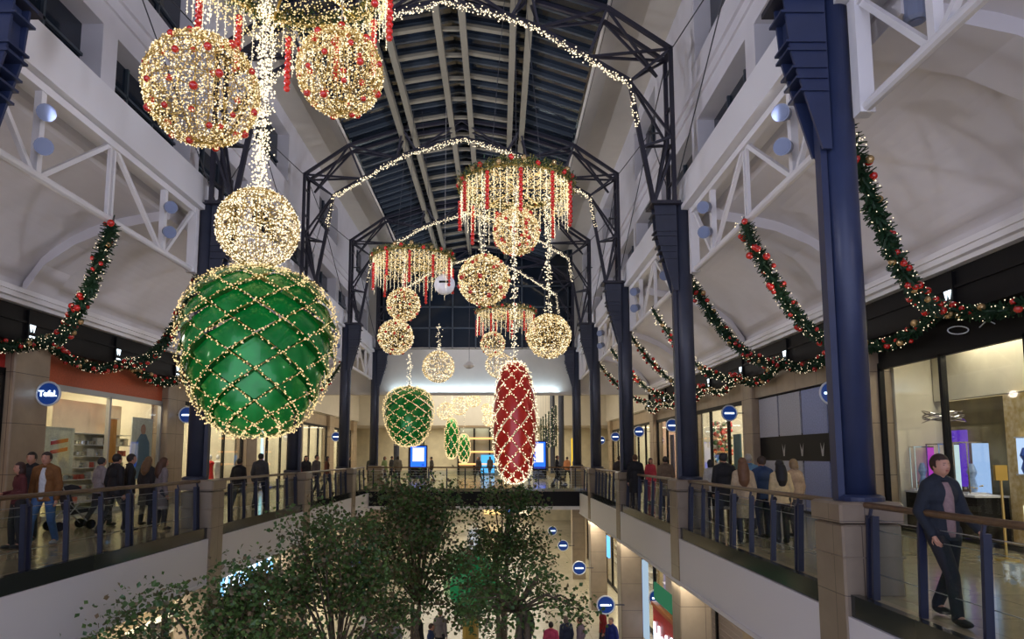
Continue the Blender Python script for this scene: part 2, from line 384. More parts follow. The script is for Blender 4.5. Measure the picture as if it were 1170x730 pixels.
# ================================================================== COLUMNS, PILLARS, BRACKETS
def pillar_mb(s,y):
    x0,x1=(XR-.12,XR+.62) if s>0 else (XL-.62,XL+.14)
    m=MB(); m.bbox(x0,x1,y-.37,y+.37,LZ,.86,.025); m.bbox(x0-.03,x1+.03,y-.40,y+.40,.88,1.13,.03)
    m.bbox(x0-.02,x1+.02,y-.39,y+.39,.45,.47,.005)
    return m
for s in (1,-1):
    cx=4.65 if s>0 else -7.4
    for i,y in enumerate(YC[1:6]):
        NV=M['navy'] if i==0 else M['navyhaze']  # columns past the first get the haze-greyed navy
        o=pillar_mb(s,y).build('stone_pillar',M['stone'])
        tag(o,f'{ORD[i]} beige stone pillar at the {side(s)} railing','pillar',f'stone pillars at the {side(s)} railing')
        t=thing('steel_column',f'{ORD[i]} dark blue steel column on a stone pillar, {side(s)} side','column',(cx,y,1.13),0,f'steel columns along the {side(s)} gallery')
        m=MB().tube([(cx,y,1.13),(cx,y,8.05)],.205,32); m.build('shaft',NV,t,smooth=True); MB().lathe([(.30,0),(.30,.05),(.25,.08)],24,(cx,y,1.13)).build('collar',NV,t)
        m=MB().box(*sorted((cx-.30*s,cx-.215*s)),y-.08,y+.08,1.15,7.9); m.box(*sorted((cx-.225*s,cx-.17*s)),y-.05,y+.05,1.15,7.9); m.build('flange',NV,t)
        b=MB(); q=lambda d:cx-d*s
        poly=[(q(.18),8.0),(q(.74),8.0),(q(.68),7.2),(q(.30),5.8),(q(.18),5.8)]
        for yy in (-.17,.13): b.prism(poly,y+yy,y+yy+.04)
        for z,d in ((8.0,.82),(7.75,.80),(7.32,.74),(7.2,.73),(6.95,.67),(6.8,.63),(6.62,.58)):
            a_,b_=sorted((q(.2),q(d))); b.box(a_,b_,y-.20,y+.20,z-.017,z+.017)
        a_,b_=sorted((q(.24),q(.64))); b.box(a_,b_,y-.11,y+.12,6.0 if 0 else 7.2,8.0)
        b.build('bracket',NV,t)
# far columns past the end wall
for s in (1,-1):
    for i,y in enumerate(YC[6:8]+[62.25,69.9]):
        NV=M['navyhaze']
        cx=4.4 if s>0 else -7.2
        t=thing('concourse_column',f'{ORD[i]} slim dark column of the far concourse, {side(s)} side','column',(cx,y,0),0,'columns of the far concourse')
        MB().tube([(cx,y,.3),(cx,y,8.1)],.2,12).build('shaft',NV,t); MB().bbox(cx-.3,cx+.3,y-.3,y+.3,0,.3).build('plinth',M['stone'],t)
# gallery trusses
def truss(s,i):
    y0,y1=YC[i]+.3,YC[i+1]-.3; ym=(YC[i]+YC[i+1])/2; X_=4.85 if s>0 else -7.6
    t=thing('gallery_truss',f'{ORD[i]} white lattice truss over the {side(s)} gallery edge','truss',(X_,ym,6.2),0,f'white trusses of the {side(s)} gallery')
    m=MB(); m.tube([(X_,y0,6.28),(X_,y1,6.28)],.075,10); m.build('bottom_chord',M['white'],t)
    m=MB(); m.box(X_-.08,X_+.08,y0,y1,7.70,7.84); m.build('top_chord',M['white'],t)
    ya,yb=ym-2.05,ym+2.05; zb,zt=6.30,7.74
    for (p,q,w_) in ((( y0+.1,zt),(ya-.12,zb),.08),((ya,zb),(ya,zt),.12),((ya+.1,zb),(ym-.1,zt),.08),((ym-.07,zt),(ym-.07,zb),.06),((ym+.07,zt),(ym+.07,zb),.06),((ym+.1,zt),(yb-.1,zb),.08),((yb,zb),(yb,zt),.12),((yb+.12,zb),(y1-.1,zt),.08)):
        MB().bar((X_,p[0],p[1]),(X_,q[0],q[1]),w_,w_).build('web_member',M['white'],t)
    for yy in (y0,y1): MB().box(X_-.1,X_+.1,yy-.09,yy+.09,6.2,7.84).build('end_post',M['white'],t)
    return t,X_,(ya,yb)
lampproto=None
def projector(s,X_,y,z,label):
    t=thing('projector_lamp',label,'lamp',(X_,y,z),0,'projector lamps on the white trusses')
    d=-s
    a=Vector((X_+.10*d,y-.16,z)); dr=Vector((.45*d,-.6,-.25)).normalized()
    m=MB(); m.tube([a-dr*.16,a-dr*.12,a+dr*.14,a+dr*.17],[.07,.115,.125,.14],14); m.build('housing',M['lampgrey'],t,smooth=False)
    MB().tube([a+dr*.171,a+dr*.18],[.115,.115],14).build('lens',M['lens'],t)
    MB().bar((X_,y,z),tuple(a),.04,.04).build('yoke',M['lampgrey'],t)
    return t
for s in (1,-1):
    for i in range(5):
        t,X_,ys=truss(s,i)
        if i==0 or i>3: continue
        for k,yy in enumerate(ys):
            for z,w in ((7.25,'upper'),(6.68,'lower')):
                projector(s,X_-.12*s,yy,z,f'{w} grey projector lamp, {ORD[(i-1)*2+k]} pair on the {side(s)} truss')
# hanging can lamp at the upper right
p=at(1046,12,8.2); t=thing('can_lamp','blue grey can lamp hanging at the top right by the white truss','lamp',p)
MB().tube([(p[0],p[1],p[2]-.16),(p[0],p[1],p[2]-.12),(p[0],p[1],p[2]+.2)],[.11,.15,.15],16).build('housing',M['lampgrey'],t)
MB().tube([(p[0],p[1],p[2]-.17),(p[0],p[1],p[2]-.165)],[.08,.08],14).build('lens',M['lens'],t)
MB().tube([(p[0],p[1],p[2]+.2),(p[0],p[1],8.0)],.02,6).build('rod',M['lampgrey'],t)

# ================================================================== ROOF ARCHES WITH LIGHT STRINGS
IN=[(5.35,8.05),(4.98,10.2),(4.8,11.38),(3.72,12.05),(2.45,12.86),(1.72,13.17),(0,13.66)]
OUT=[(5.8,8.0),(5.8,12.1),(4.2,13.22),(2.2,13.85),(0,14.2)]
def arch(i,y):
    t=thing('roof_arch',f'{ORD[i]} dark steel lattice arch spanning under the skylight','arch',(C,y,8),0,'steel roof arches')
    for s in (1,-1):
        P=lambda d,z,yy=0:(C+s*d,y+yy,z)
        m=MB()
        for a,b in zip(IN[:-1],IN[1:]): m.bar(P(*a),P(*b),.11,.11,(0,1,0))
        m.build('inner_chord',M['arch'],t)
        m=MB()
        for yy in (-.28,.28):
            for a,b in zip(OUT[:-1],OUT[1:]): m.bar(P(a[0],a[1],yy),P(b[0],b[1],yy),.10,.10,(0,1,0))
        m.build('outer_chord',M['arch'],t)
        m=MB()
        webs=[((5.35,8.05),(5.8,10.2)),((5.1,9.6),(5.8,9.75)),((4.8,11.38),(5.8,12.1)),((4.8,11.38),(5.8,9.75)),((5.5,11.5),(4.2,13.2)),((3.72,12.05),(5.8,12.1)),((3.72,12.05),(4.2,13.22)),((2.45,12.86),(4.2,13.22)),((2.45,12.86),(2.2,13.85)),((1.72,13.17),(2.2,13.85)),((1.72,13.17),(0,14.2)),((5.35,8.05),(5.8,9.4))]
        for a,b in webs:
            for yy in (-.26,.26): m.bar(P(*a),P(b[0],b[1],yy),.06,.06,(0,1,0))
        for z in (8.6,9.6,10.6,11.6): m.bar(P(5.8,z,-.28),P(5.8,z,.28),.05,.05)
        m.bar(P(5.8,12.1,-.3),P(5.8,12.1,.3),.12,.12)
        m.build('web_members',M['arch'],t)
        MB().box(*sorted((C+s*5.2,C+s*5.95)),y-.32,y+.32,7.98,8.06).build('foot_plate',M['arch'],t)
    pl=[(C-a,b) for a,b in IN[1:]]+[(C+a,b) for a,b in reversed(IN[1:-1])]
    m=MB(); L=[]
    for (a,b) in zip(pl[:-1],pl[1:]):
        n=max(2,int(math.hypot(b[0]-a[0],b[1]-a[1])/.055))
        for k in range(n):
            u=k/n
            for r in range(4): L.append((a[0]+(b[0]-a[0])*u+R.gauss(0,.03),y-.02+R.gauss(0,.06),a[1]+(b[1]-a[1])*u-.09+R.gauss(0,.045)))
    for c in L: m.octa(c,R.uniform(.014,.024)*(1 if i<1 else 1.15))
    m.build('fairy_lights',M['bulbw'],t)
for i,y in enumerate(YC[1:6]): arch(i,y if i<4 else y-.35)
# tie cables
for s in (1,-1):
    for i in range(0,4):
        y0,y1=YC[i+1],YC[i+2] if i<3 else YC[5]-.3; ym=(y0+y1)/2; n=(mx(6.2,s),ym,11.9)
        t=thing('tie_cable',f'{ORD[i]} crossed dark tie cables before the upper windows, {side(s)} side','cable',n,0,'tie cables')
        m=MB()
        for q in ((mx(5.8,s),y0,12.1),(mx(5.8,s),y1,12.1),(mx(5.8,s),y0,8.1),(mx(5.8,s),y1,8.1)): m.tube([n,q],.016,6)
        m.tube([n,(mx(6.49,s),ym,11.9)],.03,6); m.sph(n,.07,8,6)
        m.build('cable',M['cable'],t)

# ================================================================== RAILINGS
def railing(s,x,y0,y1,label,grp,npost=6,near=False):
    t=thing('glass_railing',label,'railing',(x,(y0+y1)/2,0),0,grp)
    MB().tube([(x+.05*s,y0,1.10),(x+.05*s,y1,1.10)],.038,12).build('handrail',M['wood'],t,smooth=False)
    n=npost; 
    for k in range(n):
        yy=y0+.12+(y1-y0-.24)*k/(n-1); wide=(k%3==1)
        m=MB()
        for dy in ((-.055,.055) if wide else (0,)):
            m.prism([(x-.03,-.10),(x+.05,-.10),(x+.085*s+.01,.98),(x+.085*s-.07,.98)] if s>0 else [(x-.05,-.10),(x+.03,-.10),(x-.015,.98),(x-.095,.98)],yy+dy-.022,yy+dy+.022)
        m.bar((x+.02*s,yy,.95),(x+.05*s,yy,1.08),.03,.03)
        m.build('post',M['postnavy'],t)
    m=MB()
    for z in (.93,.80,.28): m.tube([(x+.12*s,y0,z),(x+.12*s,y1,z)],.006,6)
    m.build('rods',M['rod'],t)
    m=MB()
    for k in range(n-1):
        a=y0+.12+(y1-y0-.24)*k/(n-1)+.03; b=y0+.12+(y1-y0-.24)*(k+1)/(n-1)-.03
        MB().box(*sorted((x+.085*s,x+.097*s)),a,b,-.20,.90).build('glass_panel',M['rail_glass'],t)
for s,x in ((1,XR+.12),(-1,XL-.12)):
    railing(s,x,YC[0]+.4,YC[1]-.4,f'nearest glass railing of the {side(s)} gallery, before the first pillar',f'glass railings of the {side(s)} gallery',8)
    for i in range(1,4):
        railing(s,x,YC[i]+.4,YC[i+1]-.4,f'{ORD[i]} glass railing of the {side(s)} gallery, between stone pillars',f'glass railings of the {side(s)} gallery',8)
    railing(s,x,YC[4]+.4,35.4,f'glass railing of the {side(s)} gallery running up to the bridge',f'glass railings of the {side(s)} gallery',4)
t=thing('bridge_railing','long glass railing across the front of the far bridge','railing',(C,35.55,0))
MB().tube([(XL,35.55,1.1),(XR,35.55,1.1)],.038,10).build('handrail',M['wood'],t)
for k in range(12):
    xx=XL+.3+k*(XR-XL-.6)/11; MB().box(xx-.03,xx+.03,35.52,35.6,-.1,1.05).build('post',M['postnavy'],t)
m=MB()
for z in (.93,.8,.66,.5,.34,.2): m.tube([(XL,35.62,z),(XR,35.62,z)],.008,6)
m.build('rods',M['rod'],t); MB().box(XL,XR,35.46,35.48,-.1,.92).build('glass_panel',M['rail_glass'],t)

# ================================================================== SHOPFRONTS
def pier(s,y0,y1,sh,label,grp,z1=4.55,z0=0,dep=.45):
    a,b=sorted((sh-.25*s,sh+dep*s)); m=MB().bbox(a,b,y0,y1,z0,z1,.03); m.bbox(a-.02,b+.02,y0-.02,y1+.02,z0,z0+.15,.01)
    return tag(m.build('stone_pier',M['stone2']),label,'pier',grp)
for s,sh in ((1,SHR),(-1,SHL)):
    for i,y in enumerate(YC[2:8]):
        pier(s,y-.2,y+.75 if s>0 else y+1.1,sh,f'{ORD[i]} tan stone pier between {side(s)} upper shopfronts',f'stone piers between {side(s)} shopfronts')
def room(s,y0,y1,sh,wall=M['cream'],dep=4.6,z0=0,z1=4.5,tagn=''):
    m=MB(); xb=sh+dep*s; a,b=sorted((sh+.3*s,xb))
    m.box(a,b,y1-.1,y1,z0,z1); m.box(a,b,y0,y0+.1,z0,z1); a,b=sorted((xb,xb+.1)); m.box(a,b,y0,y1,z0,z1)
    struct('wall_shop'+tagn,m,wall)
def arealight(name,loc,sx,sy,p,col=(1,.86,.62),rot=(0,0,0)):
    l=bpy.data.lights.new(name,'AREA'); l.shape='RECTANGLE'; l.size=sx; l.size_y=sy; l.energy=p; l.color=col
    o=bpy.data.objects.new(name,l); COL.objects.link(o); o.location=loc; o.rotation_euler=rot; return o
def shopwin(s,y0,y1,sh,n,label,fascia=M['dark'],ztop=3.75,zf=4.55,frame=M['dark'],zbase=0,z0=0,glass=True,cat='shopfront'):
    t=thing('shopfront',label,cat,(sh,(y0+y1)/2,z0),0,'glass shopfronts')
    X0,X1=sorted((sh-.04*s,sh+.08*s))
    m=MB().box(X0,X1,y0,y1,ztop-.06,ztop+.1); m.box(X0,X1,y0,y1,z0,z0+.1)
    for k in range(n+1):
        yy=y0+(y1-y0)*k/n; yy=min(max(yy,y0+.04),y1-.04); m.box(X0,X1,yy-.045,yy+.045,z0,ztop)
    m.build('frame',frame,t)
    MB().box(*sorted((sh+.0*s,sh+.1*s)),y0,y1,ztop+.1,zf).build('fascia_panel',fascia,t)
    if glass:
        for k in range(n):
            a=y0+(y1-y0)*k/n+.05; b=y0+(y1-y0)*(k+1)/n-.05
            MB().box(sh+.015,sh+.027,a,b,z0+.1,ztop-.06).build('glass_pane',M['shop_glass'],t)
    return t
def downlights(s,sh,y0,y1,z=4.49,n=3,rows=(1.0,2.4)):
    for j,d in enumerate(rows):
        for k in range(n):
            yy=y0+(y1-y0)*(k+.5)/n; x=sh+d*s
            m=MB().cyl((x,yy,z-.03),(x,yy,z),.10,10); o=m.build('ceiling_downlight',M['lamp_w']); tag(o,f'small round downlights in the ceiling of the {side(s)} shops','downlight',f'downlights of the {side(s)} shops')
R_BAYS=[(YC[i]+.75,YC[i+1]-.2) for i in range(1,7)]
L_BAYS=[(YC[i]+1.1,YC[i+1]-.2) for i in range(1,7)]
R_BAYS[0]=(7.0,YC[2]-.2); L_BAYS[0]=(6.0,YC[2]-.2)
# right near shop (jewellery)
y0,y1=R_BAYS[0]
t=shopwin(1,y0,y1,SHR,4,'dark framed jewellery shopfront at the far right edge',ztop=3.85)
m=MB(); m.box(SHR-.1,SHR-.02,12.3,13.6,4.02,4.06)
cc=MB(); cc.tube([(SHR-.06,13.2+.30*math.cos(a),4.22+.08*math.sin(a)+.05*math.cos(a)) for a in [2*pi*k/20 for k in range(21)]],.012,6); cc.tube([(SHR-.06,12.2,4.15),(SHR-.06,12.45,4.3),(SHR-.06,12.3,4.3),(SHR-.06,12.6,4.16)],.01,6); cc.build('sign_loop',M['signring'],t)
room(1,y0,y1,SHR,tagn='_right')
m=MB().box(SHR+1.0,SHR+1.15,9.6,13.55,0,2.95).build('gold_wall',M['goldpat']); tag(m,'gold mosaic panel wall inside the right near shop','wall panel')
t=thing('display_case','long dark display counter with coloured lit cases in the right shop','display',(SHR+.8,14.8,0))
MB().box(SHR+.35,SHR+1.0,13.6,15.95,0,.86).build('plinth',M['dark'],t); MB().box(SHR+.32,SHR+1.02,13.6,15.95,.86,.9).build('top_slab',M['white'],t)
for k,(ya,w_,c,z1) in enumerate(((15.85,.18,(.42,.05,.45),1.9),(15.1,.42,(.55,.72,.75),1.95),(14.2,.42,(.35,.52,.85),1.97))):
    MB().box(SHR+.9,SHR+.96,ya-w_/2,ya+w_/2,.92,z1).build('lit_back_panel',ecol(c,.85),t)
    MB().box(SHR+.45,SHR+.96,ya-w_/2,ya+w_/2,.90,.94).build('case_base',M['white'],t)
    b_=MB()
    for q in (-1,1): b_.bar((SHR+.5,ya+q*w_/2,.92),(SHR+.5,ya+q*w_/2,z1),.02,.02)
    b_.box(SHR+.48,SHR+.96,ya-w_/2,ya+w_/2,z1,z1+.03); b_.build('case_frame',M['chrome'],t)
    MB().lathe([(.05,0),(.09,.1),(.05,.3),(.1,.42),(.04,.6)],12,(SHR+.72,ya,.94)).build('bust',cmat((.35,.5,.75),.3,'bust'),t)
    g_=MB()
    for q in range(14): g_.sph((SHR+.6+R.uniform(0,.2),ya-w_/2+q*w_/14,.97+R.uniform(0,.12)),R.uniform(.015,.03),8,6)
    g_.build('jewellery',cmat((.8,.65,.4),.2,'jewel'),t)
m=MB().box(SHR+1.5,SHR+1.6,9.6,16,0,3.0).build('olive_backdrop',mat('olive_wall',(.17,.13,.045),.4,noise=.5,nscale=2)); tag(m,'dark olive gold wall behind the cases of the right shop','wall panel')
for k,(ya,yb,l) in enumerate(((13.75,14.0,'purple lit strip at the end of the display cases'),(15.3,15.75,'violet lit panel behind the display cases'))):
    tag(MB().box(SHR+1.4,SHR+1.46,ya,yb,1.0,2.3).build('purple_backdrop',ecol((.10,.03,.45),.8)),l,'backdrop')
t=thing('wall_showcase','small blue lit showcase set in the gold wall','showcase',(SHR+.95,12.95,1.7)); MB().box(SHR+.93,SHR+1.0,12.7,13.2,1.35,2.05).build('lit_back',ecol((.5,.65,.95),1.0),t)
m=MB(); [m.box(SHR+.9,SHR+1.0,12.68,13.22,z,z+.03) for z in (1.32,2.05)]; m.build('frame',M['white'],t); MB().lathe([(.04,0),(.07,.1),(.03,.25),(.08,.35),(.03,.5)],12,(SHR+.88,12.95,1.36)).build('bust',cmat((.05,.12,.5),.3,'bust'),t)
m=MB().box(SHR+.93,SHR+1.0,12.75,13.15,.40,.74); o=m.build('wall_showcase',ecol((1,.9,.7),1.2)); tag(o,'small white lit box low on the gold wall','showcase')
m=MB().box(SHR+1.2,SHR+1.45,9.5,16,3.0,4.4).build('upper_panel',M['cream']); tag(m,'cream upper wall band above the counter in the right shop','wall panel')
t=thing('chrome_stand','slim brass sign stand on the right gallery floor','stand',(8.3,11.1,0)); MB().tube([(8.3,11.1,.03),(8.3,11.1,1.38)],.02,8).build('pole',M['wire'],t); MB().cyl((8.3,11.1,0),(8.3,11.1,.03),.18,16).build('base',M['wire'],t); MB().box(8.2,8.4,11.07,11.12,1.3,1.55).build('sign_plate',M['wire'],t)
cl=thing('shop_chandelier','chrome ring chandelier inside the right near shop','chandelier',(SHR+.65,14.9,2.6))
m=MB()
for k in range(5):
    a=k*1.3; m.tube([(SHR+.65+(.3+.03*k)*math.cos(u+a),14.9+(.6-.07*k)*math.sin(u+a),2.5+.04*k+.05*math.sin(2*u)) for u in [2*pi*j/24 for j in range(25)]],.013,5)
m.build('rings',M['chrome'],cl); MB().tube([(SHR+.65,14.9,2.5),(SHR+.65,14.9,4.5)],.01,5).build('wire',M['thin'],cl)
# right bay 2: hoarding
y0,y1=R_BAYS[1]
t=thing('shop_hoarding','closed shop with grey white boards and a black band','hoarding',(SHR,(y0+y1)/2,0))
nb=4
for k in range(nb):
    a=y0+(y1-y0)*k/nb+.06; b=y0+(y1-y0)*(k+1)/nb-.06
    for z0,z1 in ((.05,1.55),(2.35,3.7)):
        MB().box(SHR,SHR+.08,a,b,z0,z1).build('board',cmat(((.52,.53,.62),(.30,.36,.62),(.5,.52,.6),(.52,.53,.62))[k],.5,'board'),t)
MB().box(SHR+.02,SHR+.12,y0,y1,1.5,2.4).build('black_band',M['dark'],t)
MB().box(SHR+.05,SHR+.1,y0,y1,0,3.75).build('backing',M['dark'],t)
MB().box(SHR-.1,SHR+.12,y0,y1,3.75,4.5).build('tan_header',M['stone2'],t)
# shoe/figure emblems on the band
em=MB()
for k in range(4):
    yy=17.9+k*1.3; em.add([(SHR-.0,yy+.12,2.1),(SHR-.0,yy+.05,1.7),(SHR-.0,yy-.05,1.7),(SHR-.0,yy-.12,2.1),(SHR-.0,yy,1.88)],[(0,1,2,4),(4,2,3)])
for v in range(0): pass
em.build('emblems',cmat((.5,.5,.5),.5,'emblem'),t)
# right bays 3.. 
infos=[(2,'glass shopfront with a red flower display, right gallery',M['shop_glass']),(3,'pink walled shopfront with a dark poster, right gallery',None),(4,'pale shopfront farther along the right gallery',None),(5,'last small shopfront along the right gallery',None)]
for i,lab,_ in infos:
    y0,y1=R_BAYS[i]; shopwin(1,y0,y1,SHR,3,lab,fascia=M['stone2'],ztop=3.7); room(1,y0,y1,SHR,(M['cream'],mat('shop_pink',(.7,.45,.34),.7))[i==3],tagn='_right')
# flower display
t=thing('flower_display','red and white flower arrangement in a shop window, right gallery','flowers',(SHR+.7,30.0,0))
m=MB().lathe([(.25,0),(.35,.5),(.3,.9)],14,(SHR+.7,30.0,0)); m.build('vase',M['white'],t)
for c,n_ in (((.6,.03,.02),70),((.75,.7,.6),60),((.05,.14,.04),60)):
    m=MB()
    for k in range(n_): 
        a=R.uniform(0,2*pi); r=R.uniform(0,.8)**.7; m.sph((SHR+.75+.4*r*math.cos(a),30.0+.9*r*math.sin(a),1.0+R.uniform(0,2.2)),R.uniform(.05,.12),6,4)
    m.build('blooms' if c[1]>.03 or c[0]>.5 else 'foliage',cmat(c,.6,'bloom'),t)
for y_,c,l in ((27.5,(.12,.25,.30),'dark teal standing panel in the flower shop window'),(37.9,(.06,.06,.13),'dark tall poster on the pink shop wall')):
    tag(MB().box(SHR+.5,SHR+.56,y_-.4,y_+.4,.1,2.6 if y_<30 else 2.9).build('standing_board',cmat(c,.4,'panel')),l,'panel')
# left bays
y0,y1=L_BAYS[0]; shopwin(-1,y0,y1,SHL,4,'red lit shopfront at the far left edge',fascia=cmat((.5,.03,.02),.5,'red fascia')); room(-1,y0,y1,SHL,cmat((.55,.06,.03),.6,'red wall'),tagn='_left')
y0,y1=L_BAYS[1]; t=shopwin(-1,y0,y1,SHL,2,'orange topped cookware shopfront with shelves, left gallery',fascia=cmat((.55,.11,.04),.5,'orange fascia'),ztop=3.55,frame=M['rod']); room(-1,y0,y1,SHL,tagn='_left')
# shelf wall with goods
xs=SHL-.55
t=thing('shelf_unit','cream wall shelves in the left cookware shop','shelf unit',(xs,(y0+y1)/2,0))
MB().box(xs-.5,xs-.42,y0+2.0,y1-.8,0,3.4).build('back_panel',M['cream'],t)
for z in (.3,.65,1.0,1.35,1.7,2.05,2.4): MB().box(xs-.45,xs,y0+2.0,y1-.8,z-.02,z).build('shelf',M['white'],t)
pot=thing('saucepan','small metal pan standing on the cookware shelves','pan',(0,0,0),0,'pans and boxes on the cookware shelves')
MB().lathe([(.07,0),(.085,.02),(.09,.12),(.095,.125),(.08,.12),(.07,.02)],12).build('body',M['chrome'],pot,local=True); MB().tube([(0,-.09,.1),(0,-.26,.13)],.01,6).build('handle',M['dark'],pot,local=True)
bxo=MB().bbox(-.09,.09,-.1,.1,0,.2,.006).build('box',cmat((.75,.7,.6),.6,'carton')); tag(bxo,'small carton standing on the cookware shelves','box','pans and boxes on the cookware shelves')
bxr=MB().bbox(-.09,.09,-.08,.08,0,.16,.006).build('box',cmat((.55,.10,.06),.6,'carton')); tag(bxr,'small red carton standing on the cookware shelves','box','red cartons on the cookware shelves')
first={0:1,1:1,2:1}
for z in (.3,.65,1.0,1.35,1.7,2.05):
    yy=y0+2.15
    while yy<y1-.9:
        k=R.choice((0,0,1,1,2)); src=(pot,bxo,bxr)[k]; loc=(xs-.2,yy,z)
        if first[k]: src.location=loc; first[k]=0
        else: dup(src,loc,R.uniform(-.4,.4),sc=R.uniform(.8,1.2))
        yy+=R.uniform(.20,.28)
# poster of a figure in a blue coat
t=thing('window_poster','tall window poster of a figure in a blue coat','poster',(SHL-.1,22.9,0))
MB().box(SHL-.16,SHL-.12,22.2,23.5,.9,3.0).build('sheet',cmat((.75,.76,.66),.5,'poster'),t)
m=MB().prismx([(22.45,.95),(22.4,1.7),(22.5,2.2),(22.75,2.45),(23.05,2.45),(23.3,2.15),(23.35,1.6),(23.3,.95)],SHL-.12,SHL-.10); m.build('coat_print',cmat((.12,.22,.32),.5,'print'),t)
m=MB().sph((SHL-.11,22.88,2.6),(.02,.16,.19),14,8); m.build('head_print',cmat((.5,.28,.2),.5,'print'),t)
t=thing('window_poster','white window poster with two red strokes','poster',(SHL-.1,18.3,0))
MB().box(SHL-.16,SHL-.12,17.9,19.2,1.2,2.5).build('sheet',cmat((.72,.75,.62),.5,'poster'),t)
m=MB()
for z in (1.75,2.0): m.prismx([(18.2,z),(18.9,z+.1),(18.9,z+.2),(18.2,z+.1)],SHL-.12,SHL-.10)
m.build('red_strokes',cmat((.6,.05,.04),.5,'print'),t)
t=thing('hanging_banner','orange vertical banner inside the left cookware shop','banner',(SHL-.5,21.9,0)); MB().box(SHL-.55,SHL-.52,21.6,22.0,1.5,2.9).build('cloth',cmat((.7,.3,.05),.6,'banner'),t); MB().tube([(SHL-.53,21.5,2.92),(SHL-.53,22.1,2.92)],.015,6).build('rod',M['rod'],t)
for i,lab in ((2,'bright shopfront with red mannequins, left gallery'),(3,'warm shopfront with a cyan tube light, left gallery'),(4,'farther warm shopfront along the left gallery'),(5,'last small shopfront along the left gallery')):
    y0,y1=L_BAYS[i]; shopwin(-1,y0,y1,SHL,3,lab,fascia=M['stone2'],ztop=3.7); room(-1,y0,y1,SHL,tagn='_left')
for k,(yy,c) in enumerate(((29.9,(.7,.02,.02)),(30.7,(.75,.72,.68)))):
    t=thing('mannequin','red dressed mannequin in a shop window' if k==0 else 'white dressed mannequin in a shop window','mannequin',(SHL-.8,yy,0))
    x=SHL-.8; m=MB().tube([(x,yy,.1),(x,yy,.6),(x,yy,.95),(x,yy,1.2),(x,yy,1.42),(x,yy,1.5)],[.17,.2,.16,.13,.19,.06],14); m.tube([(x,yy-.2,1.42),(x,yy-.28,1.1),(x,yy-.2,.85)],[.05,.045,.03],8); m.tube([(x,yy+.2,1.42),(x,yy+.28,1.1),(x,yy+.2,.85)],[.05,.045,.03],8); m.build('dress',cmat(c,.6),t)
    MB().sph((x,yy,1.65),(.08,.09,.12),12,8).build('head',M['white'],t); MB().cyl((x,yy,0),(x,yy,.03),.2,16).build('base',M['chrome'],t)
tag(MB().tube([(SHL+.05,34.0,.5),(SHL+.05,34.0,3.6)],.05,8).build('tube_light',ecol((.4,.9,1),1.6)),'vertical cyan tube light on the left shopfront','light')
# racks of clothes inside the brighter shops
GC=[(.5,.05,.05),(.7,.68,.62),(.08,.12,.3),(.35,.2,.1),(.05,.05,.06),(.15,.35,.3),(.6,.35,.12),(.45,.3,.4)]
gm=MB().prismx([(-.24,0),(-.2,.62),(-.05,.75),(.05,.75),(.2,.62),(.24,0)],-.03,.03).mesh('garment',M['white'])
def rack(x,y,label,L=1.6):
    t=thing('clothes_rack',label,'rack',(x,y,0),0,'clothes racks in the upper shops'); m=MB()
    for e in (-1,1): m.tube([(0,e*L/2,.03),(0,e*L/2,1.45)],.02,6); m.box(-.2,.2,e*L/2-.02,e*L/2+.02,0,.04)
    m.tube([(0,-L/2,1.42),(0,L/2,1.42)],.02,6); m.build('frame',M['rod'],t,local=True)
    n=int(L/.13)
    for k in range(n):
        o=link('garment',gm,t); o.location=(R.uniform(-.04,.04),-L/2+.1+k*(L-.2)/(n-1),.62); o.rotation_euler=(0,0,pi/2+R.uniform(-.2,.2)); o.scale=(1,1,R.uniform(.85,1.03))
        o.material_slots[0].link='OBJECT'; o.material_slots[0].material=cmat(R.choice(GC),.8)
for i in (2,3,4):
    for s,sh,(y0,y1) in ((1,SHR,R_BAYS[i]),(-1,SHL,L_BAYS[i])):
        for q,(dx,u) in enumerate(((1.5,.25),(2.6,.5),(1.6,.75))):
            if s<0 and i==2 and q==2: continue
            if s>0 and i==2 and q==2: continue
            rack(sh+dx*s,y0+(y1-y0)*u,f'{("front","rear","far front")[q]} clothes rack in the {ORD[i-2]} clothing shop on the {side(s)}')
        t=thing('wall_poster',f'large coloured poster on the back wall of the {ORD[i-2]} clothing shop, {side(s)} side','poster',(sh+3.9*s,(y0+y1)/2,2.5))
        c=GC[(i*3+(s>0))%8]; x=sh+4.45*s; MB().box(x-.03,x+.03,y0+1.5,y1-1.5,1.9,3.9).build('sheet',cmat(c,.5,'poster'),t); MB().box(x-.05*s-.02,x-.05*s+.02,y0+1.4,y1-1.4,1.85,1.9).build('rail',M['rod'],t)
# shop lamps
for i,(y0,y1) in enumerate(R_BAYS):
    if i==1: continue
    downlights(1,SHR,y0,y1); arealight('shop_lamp',(SHR+1.8,(y0+y1)/2,4.42),2.4,(y1-y0)*.7,(430 if i==0 else 210),(1,.90,.72))
for i,(y0,y1) in enumerate(L_BAYS):
    downlights(-1,SHL,y0,y1); arealight('shop_lamp',(SHL-1.8,(y0+y1)/2,4.42),2.4,(y1-y0)*.7,(60 if i==0 else 210),(1,.88,.68))
